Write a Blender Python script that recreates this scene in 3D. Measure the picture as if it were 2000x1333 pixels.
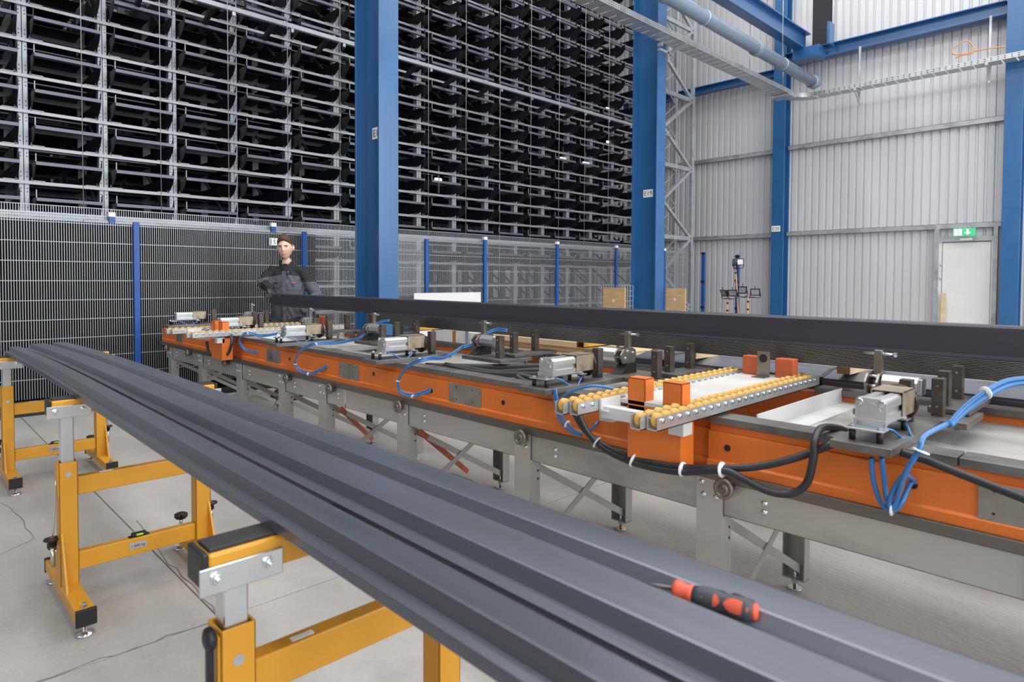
import bpy, bmesh, math, random
from mathutils import Vector, Matrix
random.seed(7)
for o in list(bpy.data.objects):
    bpy.data.objects.remove(o, do_unlink=True)
scene = bpy.context.scene
COL = scene.collection

# ------------------------------------------------------------------ camera
# world: x runs along the storage rack (right and away), y along the work table (left and away), z up
F_PX, YAW, PITCH, ROLL, CY, CAM_H = 1263.0, 0.7981215, 0.02966895, 0.0047256, 582.9, 1.42
_fwd = Vector((math.cos(YAW) * math.cos(PITCH), math.sin(YAW) * math.cos(PITCH), -math.sin(PITCH)))
_rt = Vector((math.sin(YAW), -math.cos(YAW), 0))
_up = _rt.cross(_fwd)
RIGHT = math.cos(ROLL) * _rt + math.sin(ROLL) * _up
UP = -math.sin(ROLL) * _rt + math.cos(ROLL) * _up
CAM = Vector((0, 0, CAM_H))
cam_data = bpy.data.cameras.new('camera')
cam = bpy.data.objects.new('camera', cam_data)
COL.objects.link(cam)
M = Matrix((RIGHT, UP, -_fwd)).transposed().to_4x4()
M.translation = CAM
cam.matrix_world = M
cam_data.sensor_width = 36.0
cam_data.lens = F_PX / 2000 * 36
cam_data.shift_y = -(666.5 - CY) / 2000
cam_data.clip_start = 0.05
cam_data.clip_end = 200
cam_data.dof.use_dof = True
cam_data.dof.focus_distance = 5.5
cam_data.dof.aperture_fstop = 5.0
scene.camera = cam


def ray(u, v):
    return _fwd + (u - 1000) / F_PX * RIGHT - (v - CY) / F_PX * UP


def atx(u, v, x):
    d = ray(u, v)
    return CAM + d * (x / d.x)


def aty(u, v, y):
    d = ray(u, v)
    return CAM + d * (y / d.y)


def atz(u, v, z=0.0):
    d = ray(u, v)
    return CAM + d * ((z - CAM_H) / d.z)


# ------------------------------------------------------------------ world, light, exposure
world = bpy.data.worlds.new('world')
scene.world = world
world.use_nodes = True
bg = world.node_tree.nodes['Background']
bg.inputs[0].default_value = (0.92, 0.96, 1.0, 1)
bg.inputs[1].default_value = 0.4


def area_light(name, loc, aim, sx, sy, power, color=(1, 1, 1)):
    l = bpy.data.lights.new(name, 'AREA')
    l.shape = 'RECTANGLE'
    l.size, l.size_y, l.energy, l.color = sx, sy, power, color
    o = bpy.data.objects.new(name, l)
    COL.objects.link(o)
    o.location = loc
    o.rotation_euler = (Vector(aim) - Vector(loc)).to_track_quat('-Z', 'Y').to_euler()
    return o


# roof light bands of the hall and the glazed band high in the wall behind the camera
area_light('roof_light_band', (1.0, 1.5, 11.2), (1.0, 1.5, 0), 3.0, 16, 1350, (1, .985, .96))
area_light('roof_light_band', (7.0, 1.5, 11.2), (7.0, 1.5, 0), 3.0, 16, 1350, (1, .985, .96))
area_light('roof_light_band', (13.0, 1.5, 11.2), (13.0, 1.5, 0), 3.0, 16, 1300, (1, .985, .96))
area_light('glazed_wall_band', (5.0, -10.0, 5.5), (6.0, 6.0, 2.5), 22, 7, 4400, (.96, .98, 1))
area_light('glazed_wall_band', (-9.0, 0.0, 7.0), (4.0, 4.0, 1.0), 12, 4, 500, (.98, .99, 1))

scene.view_settings.view_transform = 'Standard'
scene.view_settings.look = 'None'
scene.view_settings.gamma = 1.0
scene.view_settings.use_curve_mapping = False
scene.view_settings.exposure = -0.8


# ------------------------------------------------------------------ materials
def S(r, g, b):
    def f(c):
        c /= 255
        return c / 12.92 if c <= .04045 else ((c + .055) / 1.055) ** 2.4
    return (f(r), f(g), f(b), 1)


MATS = {}


def mat(name, rgb, rough=.5, metal=0.0, var=.12, scale=6.0, bump=0.0, stretch=(1, 1, 1), rgb2=None, thr=.62, soft=.08,
        emit=0.0, coat=0.0, bscale=None, rvar=.1, spec=.5):
    m = bpy.data.materials.new(name)
    m.use_nodes = True
    nt = m.node_tree
    b = nt.nodes['Principled BSDF']
    L = nt.links.new
    tc = nt.nodes.new('ShaderNodeTexCoord')
    mp = nt.nodes.new('ShaderNodeMapping')
    mp.inputs['Scale'].default_value = stretch
    L(tc.outputs['Object'], mp.inputs['Vector'])
    nz = nt.nodes.new('ShaderNodeTexNoise')
    nz.inputs['Scale'].default_value = scale
    nz.inputs['Detail'].default_value = 6
    L(mp.outputs[0], nz.inputs['Vector'])
    c = S(*rgb)
    rmp = nt.nodes.new('ShaderNodeValToRGB')
    rmp.color_ramp.elements[0].position = .3
    rmp.color_ramp.elements[1].position = .7
    rmp.color_ramp.elements[0].color = tuple(max(0, x * (1 - var)) for x in c[:3]) + (1,)
    rmp.color_ramp.elements[1].color = tuple(min(1, x * (1 + var)) for x in c[:3]) + (1,)
    L(nz.outputs['Fac'], rmp.inputs[0])
    out = rmp.outputs[0]
    if rgb2:
        n2 = nt.nodes.new('ShaderNodeTexNoise')
        n2.inputs['Scale'].default_value = scale * .45
        n2.inputs['Detail'].default_value = 8
        n2.inputs['Roughness'].default_value = .65
        L(mp.outputs[0], n2.inputs['Vector'])
        r2 = nt.nodes.new('ShaderNodeValToRGB')
        r2.color_ramp.elements[0].position = thr
        r2.color_ramp.elements[1].position = thr + soft
        mx = nt.nodes.new('ShaderNodeMixRGB')
        L(n2.outputs['Fac'], r2.inputs[0])
        L(r2.outputs[0], mx.inputs[0])
        L(out, mx.inputs[1])
        mx.inputs[2].default_value = S(*rgb2)
        out = mx.outputs[0]
    L(out, b.inputs['Base Color'])
    mr = nt.nodes.new('ShaderNodeMapRange')
    mr.inputs['To Min'].default_value = max(.02, rough - rvar)
    mr.inputs['To Max'].default_value = min(1, rough + rvar)
    L(nz.outputs['Fac'], mr.inputs[0])
    L(mr.outputs[0], b.inputs['Roughness'])
    b.inputs['Metallic'].default_value = metal
    b.inputs['Specular IOR Level'].default_value = spec
    if coat:
        b.inputs['Coat Weight'].default_value = coat
        b.inputs['Coat Roughness'].default_value = .25
    if bump:
        n3 = nt.nodes.new('ShaderNodeTexNoise')
        n3.inputs['Scale'].default_value = bscale or scale * 6
        n3.inputs['Detail'].default_value = 5
        L(mp.outputs[0], n3.inputs['Vector'])
        bp = nt.nodes.new('ShaderNodeBump')
        bp.inputs['Strength'].default_value = bump
        bp.inputs['Distance'].default_value = .01
        L(n3.outputs['Fac'], bp.inputs['Height'])
        L(bp.outputs[0], b.inputs['Normal'])
    if emit:
        L(out, b.inputs['Emission Color'])
        b.inputs['Emission Strength'].default_value = emit
    MATS[name] = m
    return m


mat('concrete', (168, 165, 161), .75, 0, .2, 1.6, .5, stretch=(1, .6, 1), rgb2=(146, 139, 132), thr=.56, soft=.18, bscale=38)
mat('concrete_joint', (128, 120, 112), .9, 0, .2, 6, .4)
mat('sheet_metal', (204, 204, 208), .42, .25, .04, 2.0, 0, stretch=(1, 1, .12))
mat('wall_dark', (40, 42, 46), .8, 0, .1, 1)
mat('ceiling', (190, 192, 195), .8, 0, .05, 1)
mat('blue_paint', (34, 90, 142), .34, 0, .08, 3, .02, rgb2=(30, 78, 122), thr=.66, soft=.1, coat=.6)
mat('blue_post', (22, 78, 150), .4, 0, .08, 5)
mat('galvanized', (186, 190, 194), .4, .55, .14, 5, 0, stretch=(1, 1, 1), rgb2=(150, 156, 162), thr=.55, soft=.15)
mat('rack_steel', (152, 155, 161), .42, .45, .12, 3)
mat('rack_shaded', (84, 87, 92), .5, .4, .15, 3)  # darker copy of the rack steel, shade of the depth put into the colour
mat('cassette', (26, 27, 30), .48, .2, .2, 4)
mat('cassette_bar', (92, 96, 108), .4, .4, .12, 5)
mat('steel_frame', (184, 183, 179), .4, .55, .13, 3.5, .04, stretch=(1, .25, 1), rgb2=(136, 133, 128), thr=.6, soft=.14)
mat('dark_rail', (112, 106, 101), .38, .6, .2, 4, 0, stretch=(1, .2, 1))
mat('orange_paint', (214, 112, 40), .46, 0, .09, 5, .05, rgb2=(188, 90, 30), thr=.66, soft=.1)
mat('rust_orange', (190, 92, 52), .55, 0, .18, 9, rgb2=(120, 60, 40), thr=.6)
mat('mill_plate', (114, 111, 108), .42, .55, .22, 6, .08, rgb2=(74, 71, 68), thr=.56, soft=.15)
mat('deck_plate', (178, 175, 172), .5, .25, .22, 5, .1, stretch=(1, .5, 1), rgb2=(62, 58, 56), thr=.53, soft=.22)
mat('weld_plate', (142, 136, 129), .4, .5, .22, 12, .05, rgb2=(98, 91, 85), thr=.58)
mat('aluminium', (206, 208, 210), .3, .75, .06, 6)
mat('zinc', (205, 210, 214), .22, .9, .08, 8)
mat('burnt_bracket', (176, 162, 140), .35, .55, .15, 9, 0, rgb2=(72, 52, 38), thr=.53, soft=.2)
mat('burnt_disc', (70, 58, 50), .35, .6, .25, 10)
mat('post_steel', (86, 78, 72), .45, .5, .25, 10, .06, rgb2=(120, 106, 90), thr=.6)
mat('clamp_steel', (140, 134, 125), .32, .75, .15, 9)
mat('black_plastic', (26, 26, 28), .5, 0, .1, 8)
mat('rubber', (38, 38, 40), .6, 0, .2, 12, .1)
mat('cable_black', (40, 41, 44), .42, 0, .08, 8)
mat('hose_blue', (46, 112, 176), .3, 0, .05, 6, coat=.3)
mat('zip_tie', (226, 228, 230), .45, 0, .02, 6)
mat('white_paint', (204, 205, 204), .45, 0, .05, 4, rgb2=(196, 194, 190), thr=.66, soft=.15)
mat('board_white', (198, 197, 194), .5, 0, .08, 5, .04, rgb2=(178, 174, 168), thr=.6, soft=.15)
mat('wheel_yellow', (214, 172, 92), .55, 0, .2, 20, rgb2=(112, 92, 66), thr=.58, soft=.1)
mat('yellow_paint', (208, 148, 40), .4, 0, .06, 6, .05)
mat('yellow_plain', (214, 160, 38), .5, 0, .05, 6)
mat('profile_black', (108, 111, 120), .34, .6, .2, 7, .05, stretch=(1, .1, 1), rgb2=(92, 82, 74), thr=.67, soft=.12)
mat('bundle_black', (66, 66, 74), .42, .35, .1, 2.0, 0, stretch=(1, .5, 1.4), rgb2=(42, 42, 48), thr=.52, soft=.03)
mat('bundle_highlight', (150, 148, 144), .3, .6, .4, 14, .05, stretch=(1, .1, 6))  # nested sheets paler than the top one, lip highlights put into the colour
mat('screw_black', (64, 65, 70), .55, 0, .08, 20)
mat('screw_red', (222, 92, 66), .45, 0, .06, 20)
mat('copper_paint', (196, 104, 66), .5, .1, .12, 6)
mat('mesh_wire', (166, 170, 174), .38, .4, .05, 8)
mat('black_screen', (14, 14, 16), .7, 0, .25, 1.6, rgb2=(40, 40, 44), thr=.68, soft=.02, spec=.1)
mat('plywood', (190, 158, 116), .6, 0, .14, 4, 0, stretch=(1, 1, 5))
mat('timber', (206, 182, 146), .65, 0, .16, 8, .1, stretch=(1, .15, 1))
mat('white_panel', (214, 214, 212), .5, 0, .02, 4)
mat('pvc_grey', (118, 134, 152), .3, 0, .05, 4)
mat('label_white', (236, 238, 240), .5, 0, .01, 4)
mat('label_ink', (22, 22, 26), .6, 0, .02, 4)
mat('sign_green', (70, 190, 130), .4, 0, .01, 4, emit=.55)
mat('sign_white', (240, 250, 244), .4, 0, .01, 4, emit=.6)
mat('sign_green_flat', (30, 120, 80), .5, 0, .02, 4)
mat('lamp_glow', (255, 252, 246), .4, 0, 0, 4, emit=4.0)
mat('tube_lamp', (236, 238, 238), .4, 0, .01, 4, emit=.25)
mat('led_glow', (250, 252, 255), .4, 0, 0, 4, emit=9.0)
mat('skin', (222, 184, 164), .5, 0, .05, 14)
mat('hair', (74, 52, 40), .6, 0, .3, 60, .3, stretch=(1, 1, .3))
mat('glove', (48, 48, 50), .45, 0, .25, 30, .2)
mat('jacket_black', (30, 31, 35), .8, 0, .12, 30, .2, bscale=60)
mat('jacket_grey', (82, 86, 93), .8, 0, .12, 30, .2, bscale=60)
mat('trousers', (44, 47, 56), .85, 0, .12, 30, .2, bscale=60)
mat('eye_white', (226, 222, 218), .3, 0, .01, 4)
mat('eye_dark', (40, 44, 50), .2, 0, .01, 4)
mat('lips', (196, 128, 112), .5, 0, .02, 4)
mat('orange_thread', (214, 92, 40), .6, 0, .02, 4)
mat('shoe', (30, 30, 32), .6, 0, .1, 10)
mat('glass_lamp', (150, 156, 160), .12, .2, .02, 4)
mat('spirit_green', (170, 215, 60), .2, 0, .02, 4)
mat('cable_tan', (206, 150, 100), .5, 0, .05, 6)


# ------------------------------------------------------------------ mesh helpers
class MB:
    def __init__(s):
        s.v, s.f, s.sm = [], [], []

    def add(s, vs, fs, smooth=False):
        n = len(s.v)
        s.v += [tuple(p) for p in vs]
        s.f += [tuple(i + n for i in q) for q in fs]
        s.sm += [smooth] * len(fs)
        return s

    def box(s, x0, x1, y0, y1, z0, z1):
        return s.add([(x0, y0, z0), (x1, y0, z0), (x1, y1, z0), (x0, y1, z0), (x0, y0, z1), (x1, y0, z1), (x1, y1, z1), (x0, y1, z1)],
                     [(0, 3, 2, 1), (4, 5, 6, 7), (0, 1, 5, 4), (1, 2, 6, 5), (2, 3, 7, 6), (3, 0, 4, 7)])

    def bar(s, a, b, w, h, up=(0, 0, 1)):
        a, b = Vector(a), Vector(b)
        d = (b - a).normalized()
        u = Vector(up)
        r = d.cross(u)
        if r.length < 1e-4:
            r = d.cross(Vector((1, 0, 0)))
        r.normalize()
        u = r.cross(d)
        r, u = r * w / 2, u * h / 2
        return s.add([a - r - u, a + r - u, a + r + u, a - r + u, b - r - u, b + r - u, b + r + u, b - r + u],
                     [(0, 1, 2, 3), (7, 6, 5, 4), (0, 4, 5, 1), (1, 5, 6, 2), (2, 6, 7, 3), (3, 7, 4, 0)])

    def prism(s, poly, axis, a0, a1):
        # poly: 2d points in the two other axes (x:(y,z)  y:(x,z)  z:(x,y))
        def p(q, a):
            return {'x': (a, q[0], q[1]), 'y': (q[0], a, q[1]), 'z': (q[0], q[1], a)}[axis]
        n = len(poly)
        vs = [p(q, a0) for q in poly] + [p(q, a1) for q in poly]
        fs = [tuple(range(n)), tuple(range(2 * n - 1, n - 1, -1))] + [(i, i + n, (i + 1) % n + n, (i + 1) % n) for i in range(n)]
        return s.add(vs, fs)

    def strip(s, poly, axis, a0, a1, t, segs=1, fn=None):
        # open section poly, thickened by t downwards along z, swept along axis y
        n = len(poly)
        vs, fs = [], []
        for k in range(segs + 1):
            a = a0 + (a1 - a0) * k / segs
            off = fn(a) if fn else (0, 0)
            for q in poly:
                vs.append((q[0] + off[0], a, q[1] + off[1]))
            for q in poly:
                vs.append((q[0] + off[0], a, q[1] - t + off[1]))
        m = 2 * n
        for k in range(segs):
            b0, b1 = k * m, (k + 1) * m
            for i in range(n - 1):
                fs.append((b0 + i, b0 + i + 1, b1 + i + 1, b1 + i))
                fs.append((b0 + n + i + 1, b0 + n + i, b1 + n + i, b1 + n + i + 1))
            fs.append((b0 + n, b0, b1, b1 + n))
            fs.append((b0 + n - 1, b0 + m - 1, b1 + m - 1, b1 + n - 1))
        for e in (0, segs * m):
            for i in range(n - 1):
                q = (e + i, e + n + i, e + n + i + 1, e + i + 1)
                fs.append(q if e == 0 else q[::-1])
        return s.add(vs, fs)

    def cyl(s, a, b, r, n=16, r2=None, smooth=True):
        a, b = Vector(a), Vector(b)
        d = (b - a).normalized()
        u = d.cross(Vector((0, 0, 1)))
        if u.length < 1e-4:
            u = Vector((1, 0, 0))
        u.normalize()
        w = d.cross(u)
        r2 = r if r2 is None else r2
        vs = []
        for c, rr in ((a, r), (b, r2)):
            for i in range(n):
                t = 2 * math.pi * i / n
                vs.append(c + (u * math.cos(t) + w * math.sin(t)) * rr)
        k = len(s.f)
        s.add(vs, [(i, (i + 1) % n, (i + 1) % n + n, i + n) for i in range(n)], smooth)
        n0 = len(s.v) - 2 * n
        s.f += [tuple(n0 + i for i in range(n - 1, -1, -1)), tuple(n0 + n + i for i in range(n))]
        s.sm += [False, False]
        return s

    def lathe(s, prof, a, d, n=20, smooth=True):
        # prof: (along, radius) from point a in direction d
        a, d = Vector(a), Vector(d).normalized()
        u = d.cross(Vector((0, 0, 1)))
        if u.length < 1e-4:
            u = Vector((1, 0, 0))
        u.normalize()
        w = d.cross(u)
        vs = []
        for (h, r) in prof:
            for i in range(n):
                t = 2 * math.pi * i / n
                vs.append(a + d * h + (u * math.cos(t) + w * math.sin(t)) * r)
        fs = []
        for k in range(len(prof) - 1):
            for i in range(n):
                fs.append((k * n + i, k * n + (i + 1) % n, (k + 1) * n + (i + 1) % n, (k + 1) * n + i))
        fs.append(tuple(range(n - 1, -1, -1)))
        e = (len(prof) - 1) * n
        fs.append(tuple(e + i for i in range(n)))
        return s.add(vs, fs, smooth)

    def tube(s, pts, r, n=8, sub=6):
        P = [Vector(p) for p in pts]
        if sub > 1 and len(P) > 2:
            Q = []
            for i in range(len(P) - 1):
                p0, p1, p2, p3 = P[max(i - 1, 0)], P[i], P[i + 1], P[min(i + 2, len(P) - 1)]
                for k in range(sub):
                    t = k / sub
                    Q.append(.5 * ((2 * p1) + (p2 - p0) * t + (2 * p0 - 5 * p1 + 4 * p2 - p3) * t * t + (3 * p1 - p0 - 3 * p2 + p3) * t ** 3))
            Q.append(P[-1])
            P = Q
        vs, u = [], None
        for i, p in enumerate(P):
            d = (P[min(i + 1, len(P) - 1)] - P[max(i - 1, 0)]).normalized()
            if u is None:
                u = d.cross(Vector((0.13, .07, 1)))
                if u.length < 1e-3:
                    u = Vector((1, 0, 0))
            u = (u - d * u.dot(d)).normalized()
            w = d.cross(u)
            for k in range(n):
                t = 2 * math.pi * k / n
                vs.append(p + (u * math.cos(t) + w * math.sin(t)) * r)
        fs = []
        for i in range(len(P) - 1):
            for k in range(n):
                fs.append((i * n + k, i * n + (k + 1) % n, (i + 1) * n + (k + 1) % n, (i + 1) * n + k))
        fs.append(tuple(range(n - 1, -1, -1)))
        e = (len(P) - 1) * n
        fs.append(tuple(e + k for k in range(n)))
        return s.add(vs, fs, True)

    def mesh(s, name, material):
        me = bpy.data.meshes.new(name)
        me.from_pydata(s.v, [], s.f)
        me.polygons.foreach_set('use_smooth', s.sm)
        if material:
            me.materials.append(MATS[material])
        me.update()
        bm = bmesh.new()
        bm.from_mesh(me)
        bmesh.ops.recalc_face_normals(bm, faces=bm.faces)
        bm.to_mesh(me)
        bm.free()
        return me

    def build(s, name, material, parent=None, bevel=0, world=False, loc=None):
        return link(name, s.mesh(name, material), parent, bevel, world, loc)


def link(name, me, parent=None, bevel=0, world=False, loc=None):
    o = bpy.data.objects.new(name, me)
    COL.objects.link(o)
    if loc is not None:
        o.location = loc
    if parent is not None:
        o.parent = parent
        if world:
            q = parent
            off = Vector((0, 0, 0))
            while q is not None:
                off += q.location
                q = q.parent
            o.location = Vector(o.location) - off
    if bevel:
        m = o.modifiers.new('bevel', 'BEVEL')
        m.width = bevel
        m.segments = 2
        m.limit_method = 'ANGLE'
        m.harden_normals = False
    return o


def B():
    return MB()


def thing(name, label, cat, loc=(0, 0, 0), group=None, rz=0):
    o = bpy.data.objects.new(name, None)
    o.empty_display_size = .05
    COL.objects.link(o)
    o.location = loc
    o.rotation_euler = (0, 0, rz)
    return tag(o, label, cat, group)


def tag(o, label, cat, group=None):
    o['label'] = label
    o['category'] = cat
    if group:
        o['group'] = group
    return o


def struct(o, label, cat=None):
    o['kind'] = 'structure'
    o['label'] = label
    o['category'] = cat or 'structure'
    return o


def copy_tree(o, parent=None):
    c = o.copy()
    COL.objects.link(c)
    c.parent = parent
    for ch in list(o.children):
        copy_tree(ch, c)
    return c


def text(body, size, material, name, parent, loc, rot, ext=.0006, align='CENTER'):
    cu = bpy.data.curves.new(name, 'FONT')
    cu.body = body
    cu.size = size
    cu.extrude = ext
    cu.align_x = align
    cu.align_y = 'CENTER'
    cu.resolution_u = 3
    t = bpy.data.objects.new('tmp', cu)
    COL.objects.link(t)
    dg = bpy.context.evaluated_depsgraph_get()
    me = bpy.data.meshes.new_from_object(t.evaluated_get(dg))
    bpy.data.objects.remove(t, do_unlink=True)
    me.materials.clear()
    me.materials.append(MATS[material])
    o = bpy.data.objects.new(name, me)
    COL.objects.link(o)
    o.location = loc
    o.rotation_euler = rot
    if parent is not None:
        o.parent = parent
    return o


ORD = ['first', 'second', 'third', 'fourth', 'fifth', 'sixth', 'seventh', 'eighth', 'ninth', 'tenth', 'eleventh', 'twelfth',
       'thirteenth', 'fourteenth', 'fifteenth', 'sixteenth', 'seventeenth', 'eighteenth', 'nineteenth', 'twentieth']
FACE_X = (math.pi / 2, 0, -math.pi / 2)     # text that faces -x
FACE_Y = (math.pi / 2, 0, 0)                # text that faces -y

# ================================================================== THE HALL
FX0, FX1, FY0, FY1 = -7.0, 16.9, -8.0, 17.0
floor = struct(B().box(FX0, FX1, FY0, FY1, -.2, -.012).build('floor', 'concrete_joint'), 'grey worn concrete hall floor of large cast slabs', 'floor')
gx = [FX0] + [.985 + 3.2 * k for k in range(-2, 5)] + [FX1]
gy = [FY0] + [2.745 + 3.2 * k for k in range(-3, 5)] + [FY1]
for i in range(len(gx) - 1):
    for j in range(len(gy) - 1):
        g = .0028
        B().box(gx[i] + g, gx[i + 1] - g, gy[j] + g, gy[j + 1] - g, -.012, 0).build('slab', 'concrete', floor, bevel=.003)


def crack(pts, w):
    m = B()
    pts = [Vector((p[0], p[1], 0)) for p in pts]
    Q = []
    for i in range(len(pts) - 1):
        n = 7
        for k in range(n):
            p = pts[i].lerp(pts[i + 1], k / n)
            Q.append(p + Vector((random.uniform(-.012, .012), random.uniform(-.012, .012), 0)))
    Q.append(pts[-1])
    vs, fs = [], []
    for i, p in enumerate(Q):
        d = (Q[min(i + 1, len(Q) - 1)] - Q[max(i - 1, 0)]).normalized()
        r = Vector((-d.y, d.x, 0)) * w * random.uniform(.5, 1.1)
        vs += [p - r + Vector((0, 0, .0008)), p + r + Vector((0, 0, .0008))]
    for i in range(len(Q) - 1):
        fs.append((2 * i, 2 * i + 1, 2 * i + 3, 2 * i + 2))
    m.add(vs, fs)
    return m


crack([(.40, 5.3), (.533, 5.06), (.578, 4.3), (.43, 4.17), (.2, 4.05)], .003).build('crack', 'concrete_joint', floor)
crack([(.99, 2.78), (1.0, 3.45), (1.04, 4.2)], .004).build('crack', 'concrete_joint', floor)
crack([(.98, 2.745), (.55, 2.75), (.1, 2.77)], .004).build('crack', 'concrete_joint', floor)

WX = 16.70
wall_right = struct(B().box(WX + .06, WX + .2, FY0, FY1, 0, 11.6).build('wall_right', 'wall_dark'), 'pale grey corrugated steel hall wall', 'wall')
# one trapezoidal sheet of six ribs, 1.02 m wide
poly = []
for k in range(6):
    y0 = k * .17
    poly += [(y0, .0), (y0 + .108, .0), (y0 + .122, .034), (y0 + .156, .034)]
poly.append((1.02, 0.0))
sv, sf = [], []
for (yy, dd) in poly:
    sv += [(dd, yy, 0), (dd, yy, 11.6)]
for i in range(len(poly) - 1):
    sf.append((2 * i, 2 * i + 1, 2 * i + 3, 2 * i + 2))
sheet_me = B().add(sv, sf).mesh('wall_sheet', 'sheet_metal')
ky = FY0
while ky < FY1 - .5:
    o = link('wall_sheet', sheet_me, wall_right)
    o.location = (WX, ky, 0)
    ky += 1.02
wall_far = struct(B().box(FX0, WX, 16.8, 17.0, 0, 11.6).build('wall_far', 'sheet_metal'), 'pale steel hall wall behind the storage rack', 'wall')
ceiling = struct(B().box(FX0, FX1, FY0, FY1, 11.6, 11.8).build('ceiling', 'ceiling'), 'light grey hall roof underside', 'ceiling')


def trim(name, m, material, label, bevel=0):
    return struct(m.build(name, material, bevel=bevel), label, 'trim')


# wall girts: C sections running along the wall
zg1, zg2 = atx(1740, 448, WX - .06).z, atx(1740, 262, WX - .06).z
for n, (z, ya, yb, lab) in enumerate(((zg1, 2.55, 6.98, 'low galvanized girt above the exit door'),
                                      (zg2, 2.55, 6.98, 'upper galvanized girt between the two wall columns'),
                                      (zg1 - .02, 7.3, 12, 'low galvanized girt left of column E20'),
                                      (zg2 - .04, 7.3, 12, 'upper galvanized girt left of column E20'))):
    m = B().box(WX - .10, WX - .094, ya, yb, z - .055, z + .055).box(WX - .10, WX - .005, ya, yb, z + .049, z + .055)
    m.box(WX - .10, WX - .005, ya, yb, z - .055, z - .049)
    trim('trim_%d' % (n + 1), m, 'galvanized', lab)


def h_wall_beam(name, y0, y1, z0, z1, x0, x1, label):
    m = B().box(x0, x1, y0, y1, z0, z0 + .02).box(x0, x1, y0, y1, z1 - .02, z1).box((x0 + x1) / 2 - .01, (x0 + x1) / 2 + .01, y0, y1, z0, z1)
    return tag(m.build(name, 'blue_paint'), label, 'beam')


zb0, zb1 = atx(1800, 67.5, 16.38).z, atx(1800, 42, 16.38).z
h_wall_beam('steel_beam', 2.52, 6.98, zb0, zb1, 16.3, 16.6, 'blue steel wall beam running from column E20 to the door column')
zc = atx(1430, 157, 16.4).z
h_wall_beam('steel_beam', 7.28, 12, zc - .16, zc + .02, 16.35, 16.6, 'short blue wall beam behind the lattice mast')

# flat dark strip above the beam, painting the shade of a wall recess
trim('trim_5', B().box(WX - .03, WX + .03, 5.98, 6.45, zb1 + .05, 11.5), 'wall_dark', 'flat dark panel painted as a shaded wall recess above the blue beam')
trim('trim_6', B().box(WX - .05, WX - .0, 5.93, 5.98, zb1 + .05, 11.5), 'galvanized', 'light vertical edge trim above the blue beam')


# ------------------------------------------------------------------ blue columns
def column(x0, x1, y0, y1, h, label, plate=None, web_axis='x', face=None):
    t = thing('steel_column', label, 'column', ((x0 + x1) / 2, (y0 + y1) / 2, 0), 'blue steel columns of the hall')
    if web_axis == 'x':
        for (a, b) in ((y0, y0 + .03), (y1 - .03, y1)):
            B().box(x0, x1, a, b, 0, h).build('flange', 'blue_paint', t, .004, True)
        xm = (x0 + x1) / 2
        B().box(xm - .012, xm + .012, y0 + .03, y1 - .03, 0, h).build('web', 'blue_paint', t, 0, True)
    else:
        for (a, b) in ((x0, x0 + .03), (x1 - .03, x1)):
            B().box(a, b, y0, y1, 0, h).build('flange', 'blue_paint', t, .004, True)
        ym = (y0 + y1) / 2
        B().box(x0 + .03, x1 - .03, ym - .012, ym + .012, 0, h).build('web', 'blue_paint', t, 0, True)
    B().box(x0 - .06, x1 + .06, y0 - .06, y1 + .06, 0, .03).build('base_plate', 'blue_paint', t, 0, True)
    if plate:
        txt, px, py, pz, w, hh = plate
        p = B().box(px - .004, px, py - w / 2, py + w / 2, pz - hh / 2, pz + hh / 2).build('label_plate', 'label_white', t, 0, True)
        p['label'] = 'white plate reading ' + txt
        tx = text(txt, hh * .86, 'label_ink', 'lettering', None, (0, 0, 0), FACE_X)
        tx.parent = p
        tx.location = Vector((px - .0045, py, pz - .004))
    return t


xw = 4.357 + .1425 - .012
pc = atx(728, 262, xw)
column(4.357, 4.642, 6.80, 7.36, 11.5, 'blue H-section column beside the worker, nearest of the columns', ('E18', xw, pc.y - .105, pc.z, .215, .145))
xw = 10.379 + .1425 - .012
pc = atx(1266, 378, xw)
column(10.379, 10.664, 6.80, 7.36, 11.5, 'blue H-section column with white plate E19', ('E19', xw, pc.y, pc.z, .215, .145))
pc = atx(1517, 447, 16.35)
column(16.35, 16.68, 6.96, 7.27, 11.5, 'blue column on the corrugated wall with white plate E20', ('E20', 16.35, pc.y + .02, pc.z, .22, .145), 'y')
column(16.30, 16.68, 2.20, 2.50, 11.5, 'blue wall column at right edge beside the exit door', None, 'y')

# blue crane beam running to the wall over E20 with its strip lamp
t = thing('crane_beam', 'blue overhead beam running to the wall above column E20', 'beam', (8, 6.45, 7.0))
B().box(6, 16.3, 6.35, 6.6, 7.0, 7.03).box(6, 16.3, 6.465, 6.485, 7.03, 7.4).box(6, 16.3, 6.35, 6.6, 7.4, 7.43).build('beam', 'blue_paint', t, 0, True)
B().box(15.9, 16.35, 6.0, 6.62, 6.75, 7.0).build('end_bracket', 'blue_paint', t, 0, True)
B().box(16.0, 16.3, 5.8, 5.86, 6.98, 7.5).build('end_stop', 'blue_paint', t, 0, True)
pA, pB = atz(1475, 5, 7.52), atz(1573, 78, 7.52)
t = thing('strip_lamp', 'long white strip lamp alongside the blue overhead beam', 'lamp', (pB.x, pB.y, 7.52))
B().bar((pA.x - 2, pA.y, 7.52), (pB.x, pB.y, 7.52), .1, .06).build('housing', 'galvanized', t, 0, True)
B().cyl((pA.x - 2, pA.y, 7.48), (pB.x - .05, pB.y, 7.48), .03, 12).build('tube', 'tube_lamp', t, 0, True)

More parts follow.
